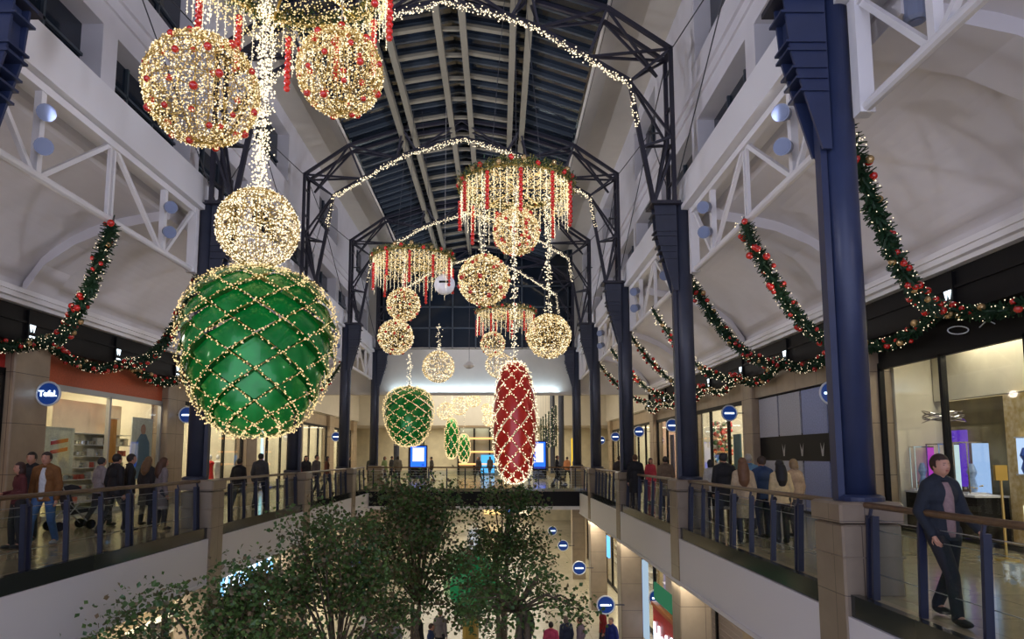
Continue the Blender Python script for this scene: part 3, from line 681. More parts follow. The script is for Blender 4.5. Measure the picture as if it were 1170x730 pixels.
# fascia lamps (small lit emblems on the black band)
for s,sh in ((1,SHR),(-1,SHL)):
    x=sh-.28*s
    for k in range(9):
        y=8.9+3.82*k+ (0.3 if s>0 else 0)
        if y<10: continue
        t=thing('fascia_lamp',f'{ORD[k]} small cold white lamp on the black {side(s)} fascia','lamp',(x,y,4.8),0,f'cold lamps on the {side(s)} fascia')
        MB().box(x-.05,x+.05,y-.14,y+.14,4.5,5.35).build('bracket',M['dark'],t)
        m=MB()
        for dy in (-.05,.05): m.prismx([(y+dy-.05,4.98),(y+dy,4.8),(y+dy+.05,4.98)],*sorted((x-.05*s,x-.07*s)))
        m.box(*sorted((x-.05*s,x-.07*s)),y-.09,y+.09,4.66,4.70)
        m.build('lit_emblem',ecol((.75,.9,1),2.2),t)

# ================================================================== ROUND BLADE SIGNS
def disc(px,py,r,Y,label,word=None,arm=1,rr=.29,grp='round blue shop signs',zc=None,x=None):
    x_,_,z_=at(px,py,Y); x_=x if x is not None else x_; z_=zc if zc is not None else z_
    t=thing('blade_sign',label,'sign',(x_,Y,z_),0,grp)
    MB().tube([(0,-.03,0),(0,.03,0)],[rr,rr],28).build('disc',M['signblue'],t,local=True)
    m=MB(); m.tube([(rr*math.cos(a),-.03,rr*math.sin(a)) for a in [2*pi*k/32 for k in range(33)]],rr*.09,6,False); m.build('rim',M['signring'],t,local=True)
    if word: text_mesh('lettering',word,rr*.72,M['signlit'],t,(0,-.05,0),ext=.008,bold=.002)
    else:
        m=MB(); 
        m.box(-rr*.62,rr*.62,-.05,-.035,-rr*.11,rr*.08); 
        m.build('lit_bar',M['signlit'],t,local=True)
    L=rr+.35*1
    MB().bar((rr*arm,0,0),((rr+.35)*arm,0,0),.035,.035).build('arm',M['postnavy'],t,local=True)
    return t
disc(56,450,13,17.0,'round blue sign reading Tefal at the left pier','Tefal.',-1,rr=.30)
disc(949,449,11,17.3,'round blue sign behind the nearest right column',None,1)
disc(833,472,8.5,24.6,'round blue sign beside the red flower shop, right gallery',None,1,rr=.28)
disc(768,486,7,30.2,'round blue sign on a purple post, right gallery',None,1,rr=.28)
disc(730,493,5.5,35.5,'fourth round blue sign along the right gallery',None,1,rr=.27)
disc(703,499,5,41,'fifth small round blue sign along the right gallery',None,1,rr=.27)
disc(214,474,6,24.5,'small round blue sign behind the left column',None,-1)
disc(384,499,3.5,43,'tiny round blue sign far along the left gallery',None,-1)
disc(687,503,4,47,'tiny round blue sign far along the right gallery',None,1,rr=.27)
for k,Y in enumerate((23.6,31.2,38.9,46.5)): disc(0,0,0,Y,f'{ORD[k]} round blue sign by the right pillars of the lower level',None,1,rr=.30,zc=-3.4,x=3.68,grp='round signs of the lower level')
disc(751,683,9,23.35,'round blue sign above the red shop sign, lower level',None,1,grp='round signs of the lower level')
disc(408,647,8,27.5,'round blue sign among leaves, lower left shops',None,-1,grp='round signs of the lower level')

# ================================================================== ORNAMENTS
def fib(n):
    for i in range(n):
        z=1-2*(i+.5)/n; r=math.sqrt(1-z*z); a=i*2.399963; yield r*math.cos(a),r*math.sin(a),z
def ball(loc,r,label,nb=1300,nred=26,grp='glowing light balls',br=.016,seed=1,red=True,mats='bulb'):
    t=thing('light_ball',label,'ornament',loc,0,grp); q=random.Random(seed)
    m=MB(); n=10
    for k in range(n):
        a=pi*k/n; m.tube([(r*math.cos(a)*math.sin(u),r*math.sin(a)*math.sin(u),r*math.cos(u)) for u in [2*pi*j/28 for j in range(29)]],.006,4,False)
    for k in range(1,9):
        z=r*math.cos(pi*k/9); rr=r*math.sin(pi*k/9); m.tube([(rr*math.cos(u),rr*math.sin(u),z) for u in [2*pi*j/28 for j in range(29)]],.006,4,False)
    m.build('wire_frame',M['wire'],t,local=True)
    for mm,frac in ((M[mats],.6),(M['bulbw'],.4)):
        m=MB()
        for k in range(int(nb*frac)):
            x,y,z=q.gauss(0,1),q.gauss(0,1),q.gauss(0,1); l=math.sqrt(x*x+y*y+z*z); d=r*q.uniform(.93,1.035)/l
            m.octa((x*d,y*d,z*d),br*q.uniform(.6,1.15))
        m.build('fairy_lights',mm,t,local=True)
    m=MB()
    for k in range(int(nb*.5)):
        x,y,z=q.gauss(0,1),q.gauss(0,1),q.gauss(0,1); l=math.sqrt(x*x+y*y+z*z); d=r*q.uniform(.95,1.0)/l
        c=Vector((x*d,y*d,z*d)); e=Vector((q.gauss(0,1),q.gauss(0,1),q.gauss(0,1))).normalized()*.035
        m.bar(c-e,c+e,.008,.004)
    m.build('tinsel',M['wire'],t,local=True)
    if red:
        bm=MB().sph((0,0,0),1,10,7).mesh('bauble',M['red'],True); pts=[p for p in fib(nred)]
        for (x,y,z) in pts:
            d=r*1.0; o=link('bauble',bm,t); j=.12; x+=q.uniform(-j,j); y+=q.uniform(-j,j); z+=q.uniform(-j,j); l=math.sqrt(x*x+y*y+z*z); o.location=(x/l*d,y/l*d,z/l*d); s_=.055*q.uniform(.7,1.1); o.scale=(s_,)*3
    return t
def strand(x,y,z0,z1,label,w=.05,dens=70,cat='light string',grp='strings of lights',br=.016,wire=True):
    t=thing('light_strand',label,cat,(x,y,z0),0,grp); m=MB()
    n=int((z1-z0)*dens)
    for k in range(n): m.octa((x+R.gauss(0,w),y+R.gauss(0,w),z0+(z1-z0)*R.random()),br*R.uniform(.7,1.2))
    m.build('fairy_lights',M['bulbw'],t); MB().tube([(x,y,z0),(x,y,z1)],.008,5).build('wire',M['thin'],t)
    return t
def eggprof(kind):
    # returns function u in 0..1 (top->bottom) -> (radius fraction, z fraction)
    def f(u):
        a=pi*u
        if kind=='acorn': r=math.sin(a)**.70*(1+.17*math.cos(a))*.975; z=math.cos(a)
        else: r=math.sin(a)**.75*(1-.03*math.cos(a)); z=math.cos(a)
        return r,z
    return f
def lantern(loc,w,h,kind,m_foil,label,rows=10,cols=9,br=.016,per=9,bulbm='bulb'):
    t=thing('hanging_lantern',label,'ornament',loc,0,'foil lanterns with nets of lights'); f=eggprof(kind)
    def P(i,k,out=1.0):   # lattice node
        u=.05+.90*i/rows; r,z=f(u); a=2*pi*(k+(.5 if i%2 else 0))/cols
        return Vector((r*w/2*math.cos(a)*out,r*w/2*math.sin(a)*out,z*h/2))
    def Q(u,a,out=1.0):
        r,z=f(u); return Vector((r*w/2*math.cos(a)*out,r*w/2*math.sin(a)*out,z*h/2))
    m=MB(); lights=[]; wires=MB()
    for i in range(0,rows+1):
        for k in range(cols):
            a0=2*pi*(k+(.5 if i%2 else 0))/cols; da=pi/cols; u0=.05+.90*i/rows; du=.90/rows
            # diamond centred on node line: corners top(i-1) bottom(i+1) left/right at i
            uc=u0; n=6; g=.90
            vs=[];fs=[]
            for a in range(n+1):
                for b in range(n+1):
                    p=(a/n*2-1); q=(b/n*2-1)            # diamond param
                    uu=uc+du*g*(p+q)/2; aa=a0+da*g*(p-q)/2
                    uu=min(max(uu,.015),.985)
                    vs.append(Q(uu,aa,.935+.065*(p+q)/2+.012*(1-abs(p-q)/2)))
            for a in range(n):
                for b in range(n): fs.append((a*(n+1)+b,(a+1)*(n+1)+b,(a+1)*(n+1)+b+1,a*(n+1)+b+1))
            m.add(vs,fs)
            for sg in (1,-1):
                if i<rows:
                    seg=[Q(u0-0+du*j/per,a0+da+sg*da*(j/per),1.01) for j in range(per+1)]
                    wires.tube(seg[::3],.004,4,False)
                    for p in seg[:-1]: lights.append(p)
    sh=m.build('foil_panels',m_foil,t,smooth=True,local=True)
    wires.build('wire_net',M['wire'],t,local=True)
    b=MB()
    for p in lights:
        for r_ in range(1): b.octa((p.x+R.gauss(0,.018),p.y+R.gauss(0,.018),p.z+R.gauss(0,.018)),br*R.uniform(.7,1.25))
    for k in range(90): a=R.uniform(0,2*pi); u=R.choice((R.uniform(.02,.10),R.uniform(.92,.99))); p=Q(u,a,1.02); b.octa(tuple(p),br)
    b.build('fairy_lights',M[bulbm],t,local=True)
    m=MB().tube([(0,0,h/2*.9),(0,0,h/2*1.06)],[w*.06,w*.03],12); m.build('cap',M['wire'],t,local=True)
    return t
def chandelier(x,y,z,Rr,label,n=54,seed=3,zt=14.0,detail=1.0):
    t=thing('light_chandelier',label,'chandelier',(x,y,z),0,'wreath chandeliers with falling lights'); q=random.Random(seed)
    for nm,mm,N in (('fir_wreath',M['fir'],int(1500*detail)),('gold_wreath',M['firgold'],int(1700*detail))):
        m=MB()
        for k in range(N):
            a=q.uniform(0,2*pi); c=Vector((Rr*math.cos(a)+q.gauss(0,.06),Rr*math.sin(a)+q.gauss(0,.06),.05+q.gauss(0,.07)))
            d=Vector((q.gauss(0,1),q.gauss(0,1),q.gauss(0,1))).normalized()*q.uniform(.05,.11)
            m.bar(c,c+d,.022,.006)
        m.build(nm,mm,t,local=True)
    m=MB(); m.tube([(Rr*math.cos(u),Rr*math.sin(u),0) for u in [2*pi*j/40 for j in range(41)]],.03,6,False)
    for a in (0,pi/3,2*pi/3): m.tube([(Rr*math.cos(a),Rr*math.sin(a),0),(-Rr*math.cos(a),-Rr*math.sin(a),0)],.02,6)
    m.build('hoop',M['wire'],t,local=True)
    # net skirt: dense lights
    m=MB()
    for k in range(int(2100*detail)):
        a=q.uniform(0,2*pi); m.octa((Rr*.97*math.cos(a),Rr*.97*math.sin(a),q.uniform(-.5,.14)),q.uniform(.010,.018))
    m.build('light_net',M['bulb'],t,local=True)
    # inner dense drum
    m=MB()
    for k in range(int(1300*detail)):
        a=q.uniform(0,2*pi); r=Rr*math.sqrt(q.random())*.95; m.octa((r*math.cos(a),r*math.sin(a),q.uniform(-.12,.06)),q.uniform(.010,.018))
    m.build('light_canopy',M['bulb'],t,local=True)
    fm=[]
    for v in range(4):
        m=MB(); L=q.uniform(.7,1.15); 
        for j in range(int(L/.045)): m.octa((q.gauss(0,.012),q.gauss(0,.012),-j*.045),q.uniform(.010,.017))
        m.tube([(0,0,0),(0,0,-L)],.003,3,False)
        fm.append(m.mesh('light_fringe',M['bulbw']))
    for k in range(n):
        a=2*pi*k/n; o=link('light_fringe',fm[k%4],t); o.location=(Rr*math.cos(a),Rr*math.sin(a),-.02); o.rotation_euler=(0,0,a); sc=q.uniform(.8,1.1); o.scale=(1,1,sc)
    bm=MB()
    for j in range(9): bm.sph((0,0,-j*.105),.056,8,6)
    bm=bm.mesh('red_bead_string',M['red'],True)
    for k in range(11):
        a=2*pi*(k+.35)/11; o=link('red_bead_string',bm,t); o.location=(Rr*1.03*math.cos(a),Rr*1.03*math.sin(a),-q.uniform(.05,.35)); o.scale=(1,1,q.uniform(.8,1.15))
    b1=MB().sph((0,0,0),.07,8,6).mesh('bauble',M['red'],True); b2=MB().sph((0,0,0),.07,8,6).mesh('bauble',M['gold'],True)
    for k in range(26):
        a=2*pi*(k+q.uniform(-.3,.3))/26; o=link('bauble',b1 if k%2 else b2,t); o.location=((Rr+.06)*math.cos(a),(Rr+.06)*math.sin(a),.08+q.uniform(-.06,.1)); 
    m=MB()
    for a in (.5,2.6,4.7): m.tube([(Rr*.6*math.cos(a),Rr*.6*math.sin(a),0),(Rr*.2*math.cos(a),Rr*.2*math.sin(a),zt-z)],.008,5)
    m.build('suspension_wires',M['cable'],t,local=True)
    return t
RC=1.36
c1=(-3.0,9.0,8.8); c2=(.42,16.0,8.35); c3=(-3.0,22.6,8.5); c4=(.33,31,8.43)
chandelier(*c1,RC,'nearest wreath chandelier, cut off by the top of the photo',seed=3)
chandelier(*c2,RC,'wreath chandelier with red bead strings above the red lantern',seed=5)
chandelier(*c3,RC,'wreath chandelier above the smaller green lantern',seed=7,detail=.7)
chandelier(*c4,RC,'small far wreath chandelier behind the red lantern',seed=9,n=40,detail=.5)
def dpt(Y,z): return Y*CP+(z-EYE)*SP
def ornball(px,py,rp,Y,label,ct,seed,nb,red=True,top=None,swid=.05,dens=60,slabel=None,**k):
    x,_,z=at(px,py,Y); r=rp*dpt(Y,z)/F
    ball((x,Y,z),r,label,nb=nb,seed=seed,red=red,**k)
    zt=top if top else ct[2]
    if slabel: strand(x,Y,z+r,zt,slabel,w=swid,dens=dens)
    return x,z,r
ornball(231,103,62,8.5,'large light ball with red baubles at the upper left',c1,1,3300,slabel='short light string above the upper left light ball',br=.013,nred=34)
ornball(389,83,48,9.4,'light ball with red baubles right of the long light string',c1,2,2500,slabel='short light string above the second light ball',br=.013,nred=30)
x,z,r=ornball(295,261,45,9.2,'plain light ball directly above the large green lantern',c1,3,2600,red=False,slabel='thick long string of lights above the large green lantern',swid=.065,dens=330,br=.013,mats='bulbw')
xe,_,ze=at(295,404,9.2); ew=176*dpt(9.2,ze)/F; eh=192*dpt(9.2,ze)/F
lantern((xe,9.2,ze),ew,eh,'acorn',M['greenfoil'],'large shiny green lantern netted with lights',rows=15,cols=10,br=.011,per=11)
strand(xe,9.2,ze+eh/2,z-r,'short string joining light ball and large green lantern',w=.05,dens=200)
# second group
ornball(590,265,26.5,15.6,'top light ball under the wreath chandelier in the middle',c2,11,1500,slabel='string of lights between chandelier and top middle ball',dens=80)
ornball(553,320,29,15.2,'larger light ball lower left under the middle chandelier',c2,12,1800,slabel='string of lights left of the middle chandelier',dens=80)
ornball(627,384,25,15.6,'light ball on a long string to the right of red lantern',c2,13,1500,red=False,slabel='long string of lights right of the middle chandelier',dens=90,mats='bulb')
xe,_,ze=at(588,482,14.6); rw=52*dpt(14.6,ze)/F; rh=140*dpt(14.6,ze)/F
lantern((xe,14.6,ze),rw,rh,'red',M['redfoil'],'long red lantern netted with lights',rows=15,cols=7,br=.014,per=7,bulbm='bulbw')
strand(xe,14.6,ze+rh/2,7.2,'string of lights holding the long red lantern',w=.04,dens=90)
# third group
ornball(461,348,19,22.2,'upper of two light balls above the smaller green lantern',c3,21,900,slabel='string above the upper small light ball',br=.02,nred=18)
ornball(452,385,20,21.8,'lower of two light balls above the smaller green lantern',c3,22,1000,br=.02,nred=18)
ornball(501,419,18,22.4,'plain light ball hanging below the white globe',c3,23,900,red=False,slabel='string of lights below the white globe',top=6.2,br=.02)
xe,_,ze=at(467,476,22); gw=58*dpt(22,ze)/F; gh=68*dpt(22,ze)/F
lantern((xe,22,ze),gw,gh,'acorn',M['greenfoil'],'smaller green lantern netted with lights, left of centre',rows=15,cols=9,br=.018,per=5)
strand(xe,22,ze+gh/2,at(0,404,22)[2],'string of lights holding the smaller green lantern',w=.04,dens=80)
x,_,z=at(508,325,22.4); t=thing('white_globe','white globe with a dark slot hanging on a wire','ornament',(x,22.4,z))
MB().sph((0,0,0),.36,20,14).build('shell',M['white'],t,True,True); MB().box(-.16,.16,-.37,-.3,-.03,.04).build('slot',M['dark'],t,local=True); MB().tube([(0,0,.36),(0,0,14-z)],.008,5).build('wire',M['thin'],t,local=True)
# fourth
ornball(563,393,14,30.5,'small light ball left of the red lantern top',c4,31,450,br=.026,nred=12,slabel='faint string above the small far light ball')
ornball(570,417,15,30.9,'small plain light ball peeking out left of red lantern',c4,32,450,red=False,br=.026)
# far hall balls and lanterns
for k,(px,py,rp) in enumerate(((509,470,10),(525,464,10),(541,457,8),(556,467,6),(559,479,8))):
    x,_,z=at(px,py,47); ball((x,47,z),rp*dpt(47,z)/F,f'{("leftmost","second","third","fourth","rightmost")[k]} light ball of the far cluster beyond the bridge',nb=260,red=False,br=.045,seed=40+k,grp='far light balls')
    strand(x,47,z+rp*47/F,7.98,f'{("leftmost","second","third","fourth","rightmost")[k]} string of the far light ball cluster',w=.02,dens=12,br=.03,grp='strings of the far light balls')
for (px,py,wp,hp,lab) in ((516,501,17,46,'taller far green lantern beyond the bridge'),(529,512,15,34,'shorter far green lantern beyond the bridge')):
    x,_,z=at(px,py,44); lantern((x,44+(px-516)*.1,z),wp*44/F,hp*44/F,'red',M['greenfoil'],lab,rows=8,cols=6,br=.04,per=4)
    strand(x,44+(px-516)*.1,z+hp*22/F,8.1,'string above the '+lab.split(' ')[0]+' far green lantern',w=.03,dens=15,br=.03)
# ceiling pendant far
x,_,z=at(536,418,34); t=thing('dome_camera','small white dome hanging before the end bulkhead','dome',(x,34,z)); MB().lathe([(.02,.25),(.12,.2),(.28,.05),(.3,0),(.15,-.12),(.02,-.15)],16).build('dome',M['plaster_warm'],t,local=True); MB().tube([(0,0,.2),(0,0,13.6-z)],.012,5).build('rod',M['cable'],t,local=True)

# ================================================================== GARLANDS
def cat_curve(p,q,sag,n=28):
    P=[]
    for k in range(n+1):
        u=k/n; v=Vector(p).lerp(Vector(q),u); v.z-=sag*4*u*(1-u); P.append(v)
    return P
def garland_meshes(P,seed,rad=.13,dn=150,nb=26,nl=90,lr=.012,bsz=.05):
    q=random.Random(seed); L=sum((b-a).length for a,b in zip(P[:-1],P[1:])); N=len(P)-1
    def pt():
        u=q.random()*N; i=min(int(u),N-1); return P[i].lerp(P[i+1],u-i),(P[i+1]-P[i]).normalized()
    m=MB(); m.tube(P,rad*.35,6)
    for k in range(int(L*dn)):
        c,d=pt(); o=Vector((q.gauss(0,1),q.gauss(0,1),q.gauss(0,1))); o=(o-d*o.dot(d)*.7).normalized()
        a=c+o*rad*.2; b=c+o*rad*q.uniform(.7,1.25)+d*q.uniform(-.05,.05)
        sd=o.cross(d).normalized()*.022
        m.add([a-sd,a+sd,b+sd*.5,b-sd*.5],[(0,1,2,3)])
    me=m.mesh('fir_branches',M['fir'])
    m=MB()
    for k in range(int(L*nl/3)):
        c,d=pt(); o=Vector((q.gauss(0,1),q.gauss(0,1),q.gauss(0,1))).normalized()*rad*1.1; m.octa(tuple(c+o),lr*q.uniform(.7,1.2))
    ml=m.mesh('fairy_lights',M['bulbw'])
    bl=[]
    for k in range(nb):
        c,d=pt(); o=Vector((q.gauss(0,1),q.gauss(0,1),q.gauss(0,1))).normalized()*rad*.95; bl.append((tuple(c+o),q.choice((0,0,0,1)),q.uniform(.75,1.2)*bsz))
    return me,ml,bl
BR=MB().sph((0,0,0),1,12,8).mesh('red_bauble',M['red'],True); BG=MB().sph((0,0,0),1,12,8).mesh('gold_bauble',M['gold'],True)
def garland(base,data,label,grp,maxb=99):
    me,ml,bl=data; t=thing('fir_garland',label,'garland',base,0,grp)
    link('fir_branches',me,t); link('fairy_lights',ml,t)
    for i,(p,c,r) in enumerate(bl[:maxb]):
        o=link('gold_bauble' if c else 'red_bauble',BG if c else BR,t); o.location=p; o.scale=(r,r,r)
    return t
for s in (1,-1):
    hx=4.75 if s>0 else -7.5; fx=(SHR-.45) if s>0 else (SHL+.45)
    dA=[garland_meshes(cat_curve((0,0,0),(fx-hx,4.35,-1.55),.72),s*10+v,rad=.165,nb=40,dn=210,bsz=.062) for v in (1,2)]
    dAf=[garland_meshes(cat_curve((0,0,0),(fx-hx,4.35,-1.55),.72,14),s*10+5,rad=.15,nb=24,dn=70,nl=70,lr=.02,bsz=.065)]
    dB=[garland_meshes(cat_curve((0,0,0),(0,3.825,0),.42,14),s*20+v,rad=.155,nb=26,dn=210,bsz=.062) for v in (1,2)]
    dBf=[garland_meshes(cat_curve((0,0,0),(0,3.825,0),.42,10),s*20+5,rad=.14,nb=16,dn=70,nl=70,lr=.02,bsz=.065)]
    for k in range(7):
        yh=8.7+3.825*k; far=k>=3
        data=dAf[0] if far else dA[k%2]
        garland((hx,yh,6.2),data,f'{ORD[k]} fir garland hanging from the {side(s)} truss to the shopfronts',f'garlands slung from the {side(s)} truss')
        yf=yh+4.35
        garland((fx,yf,4.65),dBf[0] if far else dB[k%2],f'{ORD[k]} fir garland swagged along the {side(s)} shop fascia',f'garlands along the {side(s)} fascia')
        m=MB().tube([(hx,yh,6.2),(hx+.02,yh,6.33)],.012,5); m.octa((hx,yh,6.2),.05); tag(m.build('garland_hook',M['cable']),f'{ORD[k]} hook under the {side(s)} truss holding a garland','hook',f'garland hooks of the {side(s)} truss')
    if s>0: garland((fx,13.05-3.825,4.65),dB[0],'fir garland running out of frame along the right fascia','garlands along the right fascia')
    else: garland((fx,13.05-3.825,4.65),dB[0],'fir garland running out of frame along the left fascia','garlands along the left fascia')
# far hall garland clusters beside the slim columns
for k in range(6):
    for s in (1,-1):
        x=mx(5.0,s); t=thing('light_curtain',f'{ORD[k]} vertical fir and light strand in the far hall, {side(s)} side','garland',(x,42+3*k,2.3),0,'vertical strands of the far hall')
        me,ml,bl=garland_meshes([Vector((0,0,0)),Vector((0,0,2.6))],k,rad=.16,dn=60,nb=0,nl=50,lr=.02); link('fir_branches',me,t); link('fairy_lights',ml,t); link('wire',MB().tube([(0,0,2.6),(0,0,5.8)],.01,4).mesh('wire',M['thin']),t)

# ================================================================== PEOPLE
def remeshed(mb,voxel,name):
    me=mb.mesh(name+'_src',M['skin']); o=link(name,me); md=o.modifiers.new('r','REMESH'); md.mode='VOXEL'; md.voxel_size=voxel
    sm=o.modifiers.new('s','SMOOTH'); sm.factor=.5; sm.iterations=3
    dg=bpy.context.evaluated_depsgraph_get(); dg.update(); r=bpy.data.meshes.new_from_object(o.evaluated_get(dg)); bpy.data.objects.remove(o); bpy.data.meshes.remove(me)
    r.materials.clear(); r.polygons.foreach_set('use_smooth',[True]*len(r.polygons)); return r
def etube(mb,pts,r,n=16,cy=0,ky=.74):
    t_=MB().tube(pts,r,n); return mb.add([(x,cy+(y-cy)*ky,z) for x,y,z in t_.v],t_.f)
def cap(mb,p,q,r0,r1,n=12):
    mb.sph(p,r0,n,8); mb.sph(q,r1,n,8); mb.tube([p,q],[r0,r1],n)
def person(loc,rz,label,top=(.02,.02,.025),legs=(.03,.035,.06),hair=(.03,.02,.015),h=1.75,style='jacket',hairlen=0,pose='stand',skin='skin',arms='down',vox=.016,fem=False,shoe=(.02,.02,.02),shirt=None,lean=0,skirt=False,grp=None,bag=None,hat=None):
    t=thing('person',label,'person',loc,rz,grp); k=h/1.75; V=lambda x,y,z: Vector((x*k,y*k,z*k))
    sw=.145 if fem else .175; hw=.10
    # faces -Y
    st={'stand':.04,'walk':.24,'sit':0}[pose]
    hz=.93
    if pose=='sit':
        hips=[V(-hw,0,.50),V(hw,0,.50)]; knees=[V(-hw-.02,-.42,.50),V(hw+.02,-.42,.50)]; ank=[V(-hw,-.42,.09),V(hw,-.40,.09)]; dz=-.43
    else:
        hips=[V(-hw,0,hz),V(hw,0,hz)]; knees=[V(-hw-.005,-st*.75-.03,.50),V(hw+.005,st*.35-.03,.50)]; ank=[V(-hw,-st,.09),V(hw,st*1.1,.10)]; dz=0
    ln=lean
    def T(x,y,z): return V(x,y-ln*max(0,z-.93),z+dz)
    sho=[T(-sw,0,1.42),T(sw,0,1.42)]
    if arms=='down': elb=[T(-sw-.06,.03,1.13),T(sw+.06,.03,1.13)]; wr=[T(-sw-.06,-.05,.87),T(sw+.06,-.05,.87)]
    elif arms=='front': elb=[T(-sw-.05,.02,1.14),T(sw+.05,.02,1.14)]; wr=[T(-.09,-.26,1.12),T(.09,-.26,1.08)]
    elif arms=='rail': elb=[T(-sw-.08,-.05,1.17),T(sw+.08,-.05,1.17)]; wr=[T(-.16,-.28,1.12),T(.16,-.28,1.12)]
    else: elb=[T(-sw-.06,.08,1.14),T(sw+.06,-.06,1.14)]; wr=[T(-sw-.04,-.08,.90),T(sw+.05,-.26,.96)]
    b=MB()
    hc=T(0,-.03,1.635)
    b.sph(hc,(.080*k,.098*k,.118*k),16,12); b.sph(hc+V(0,-.02,-.045),(.058*k,.07*k,.068*k),14,8)   # skull, jaw
    b.sph(hc+V(0,-.092,-.012),(.013*k,.020*k,.024*k),8,6); b.sph(hc+V(0,-.086,.02),(.03*k,.012*k,.012*k),8,6)
    for e in (-1,1): b.sph(hc+V(e*.076,.005,-.005),(.012*k,.02*k,.03*k),8,6)
    cap(b,T(0,.0,1.44),T(0,-.01,1.55),.058*k,.052*k)
    b.sph(T(0,.0,1.30),(.15*k,.10*k,.17*k),14,10); b.sph(T(0,0,1.05),(.13*k,.09*k,.20*k),14,10); b.sph(T(0,0,.93),(.15*k,.10*k,.11*k),14,10)
    for e in (0,1):
        cap(b,sho[e],elb[e],.048*k,.038*k); cap(b,elb[e],wr[e],.036*k,.024*k)
        d=(wr[e]-elb[e]).normalized(); pc=wr[e]+d*.05*k; b.sph(pc,(.032*k,.022*k,.045*k),10,8,d.to_track_quat('Z','Y').to_matrix())
        b.tube([wr[e],pc],[.024*k,.026*k],10)
        cap(b,hips[e],knees[e],.085*k,.056*k); cap(b,knees[e],ank[e],.054*k,.036*k); cap(b,ank[e],ank[e]+V(0,-.13,-.045),.035*k,.028*k)
    body=remeshed(b,vox*.8,'body')
    # fingers and face features in the same mesh
    x=MB()
    for e in (0,1):
        d=(wr[e]-elb[e]).normalized(); q=d.to_track_quat('Z','Y').to_matrix(); s_=-1 if e==0 else 1
        base=wr[e]+d*.08*k
        for j,(ox,L) in enumerate(((-.024,.058),(-.008,.068),(.008,.064),(.024,.05))):
            p0=base+q@Vector((0,ox*k,0)); p1=p0+d*L*.5*k+q@Vector((-.006*s_,0,0)); p2=p1+(d*.8+q@Vector((-.6*s_,0,0))).normalized()*L*.5*k
            x.tube([p0-d*.02*k,p0,p1,p2],[.009*k,.009*k,.0085*k,.006*k],6)
        p0=wr[e]+d*.035*k+q@Vector((0,-.028*k,0)); p1=p0+(d+q@Vector((0,-1.0,0))).normalized()*.035*k; x.tube([p0,p1,p1+d*.028*k],[.011*k,.0105*k,.008*k],6)
    nm=len(x.f)
    x.mi=1
    for e in (-1,1): x.sph(hc+V(e*.029,-.084,.008),(.011*k,.006*k,.006*k),8,5); x.add([hc+V(e*.014,-.094,.026),hc+V(e*.044,-.086,.026),hc+V(e*.044,-.088,.031),hc+V(e*.014,-.096,.032)],[(0,1,2,3)])
    x.mi=2; x.sph(hc+V(0,-.089,-.052),(.022*k,.008*k,.007*k),8,5)
    o0=len(body.vertices); vs=[tuple(v.co) for v in body.vertices]; fs=[tuple(p.vertices) for p in body.polygons]
    me=bpy.data.meshes.new('body'); me.from_pydata(vs+x.v,[],fs+[tuple(i+o0 for i in f) for f in x.f])
    for m_ in (M[skin],M['eye'],M['lip']): me.materials.append(m_)
    me.polygons.foreach_set('material_index',[0]*len(fs)+x.m); me.polygons.foreach_set('use_smooth',[True]*len(me.polygons)); me.update(); bpy.data.meshes.remove(body)
    link('body',me,t)
    # trousers / skirt
    b=MB()
    for e in (0,1):
        cap(b,hips[e],knees[e],.105*k,.073*k); cap(b,knees[e],ank[e]+V(0,0,.02),.071*k,.060*k)
    b.sph(T(0,0,.95),(.165*k,.118*k,.11*k),14,10)
    if skirt: b.tube([T(0,0,1.0),T(0,0,.5)],[.15*k,.24*k],16)
    me=remeshed(b,vox,'trousers'); me.materials.append(cmat(legs,.8)); link('trousers',me,t)
    # top
    b=MB(); zl={'jacket':.84,'coat':.52,'jumper':.90}[style]; th=.012 if style=='jumper' else .024
    b.sph(T(0,0,1.32),((.165+th)*k,(.108+th)*k,.165*k),16,10); b.sph(T(0,0,1.12),((.145+th)*k,(.102+th)*k,.22*k),16,10)
    cap(b,T(-sw*.5,.01,1.445),T(sw*.5,.01,1.445),(.045+th)*k,(.045+th)*k); b.tube([T(0,.01,1.5),T(-sw,.0,1.42)],[(.05+th)*k]*2,10); b.tube([T(0,.01,1.5),T(sw,.0,1.42)],[(.05+th)*k]*2,10)
    if pose!='sit': etube(b,[T(0,0,1.15),T(0,0,.95),T(0,0,zl)],[(.15+th)*k,(.155+th)*k,(.165+th+(.04 if style=='coat' else 0))*k],16)
    else: b.tube([T(0,0,1.15),T(0,0,.93)],[(.15+th)*k,(.16+th)*k],16)
    cap(b,T(0,.015,1.46),T(0,.012,1.49),.07*k,.065*k)
    for e in (0,1): cap(b,sho[e],elb[e],(.058+th*.7)*k,(.048+th*.7)*k); cap(b,elb[e],wr[e]-(wr[e]-elb[e])*.08,(.046+th*.7)*k,(.036+th*.6)*k)
    me=remeshed(b,vox,'top'); me.materials.append(cmat(top,.8)); link({'jacket':'jacket','coat':'coat','jumper':'jumper'}[style],me,t)
    if shirt:
        b=MB(); rings=[(.88,.070,-.138),(1.0,.070,-.142),(1.15,.068,-.143),(1.30,.062,-.148),(1.40,.050,-.128),(1.46,.036,-.100)]; n_=8; vs=[]
        for z_,rx,yf in rings:
            for q_ in range(n_+1): a_=-pi/2+pi*q_/n_; vs.append(T(rx*math.sin(a_),yf+.05-.05*math.cos(a_)-.0,z_))
            for q_ in range(n_,-1,-1): a_=-pi/2+pi*q_/n_; vs.append(T(rx*.9*math.sin(a_),yf+.08,z_))
        w_=2*(n_+1); fs=[(r_*w_+q_,r_*w_+(q_+1)%w_,(r_+1)*w_+(q_+1)%w_,(r_+1)*w_+q_) for r_ in range(len(rings)-1) for q_ in range(w_)]
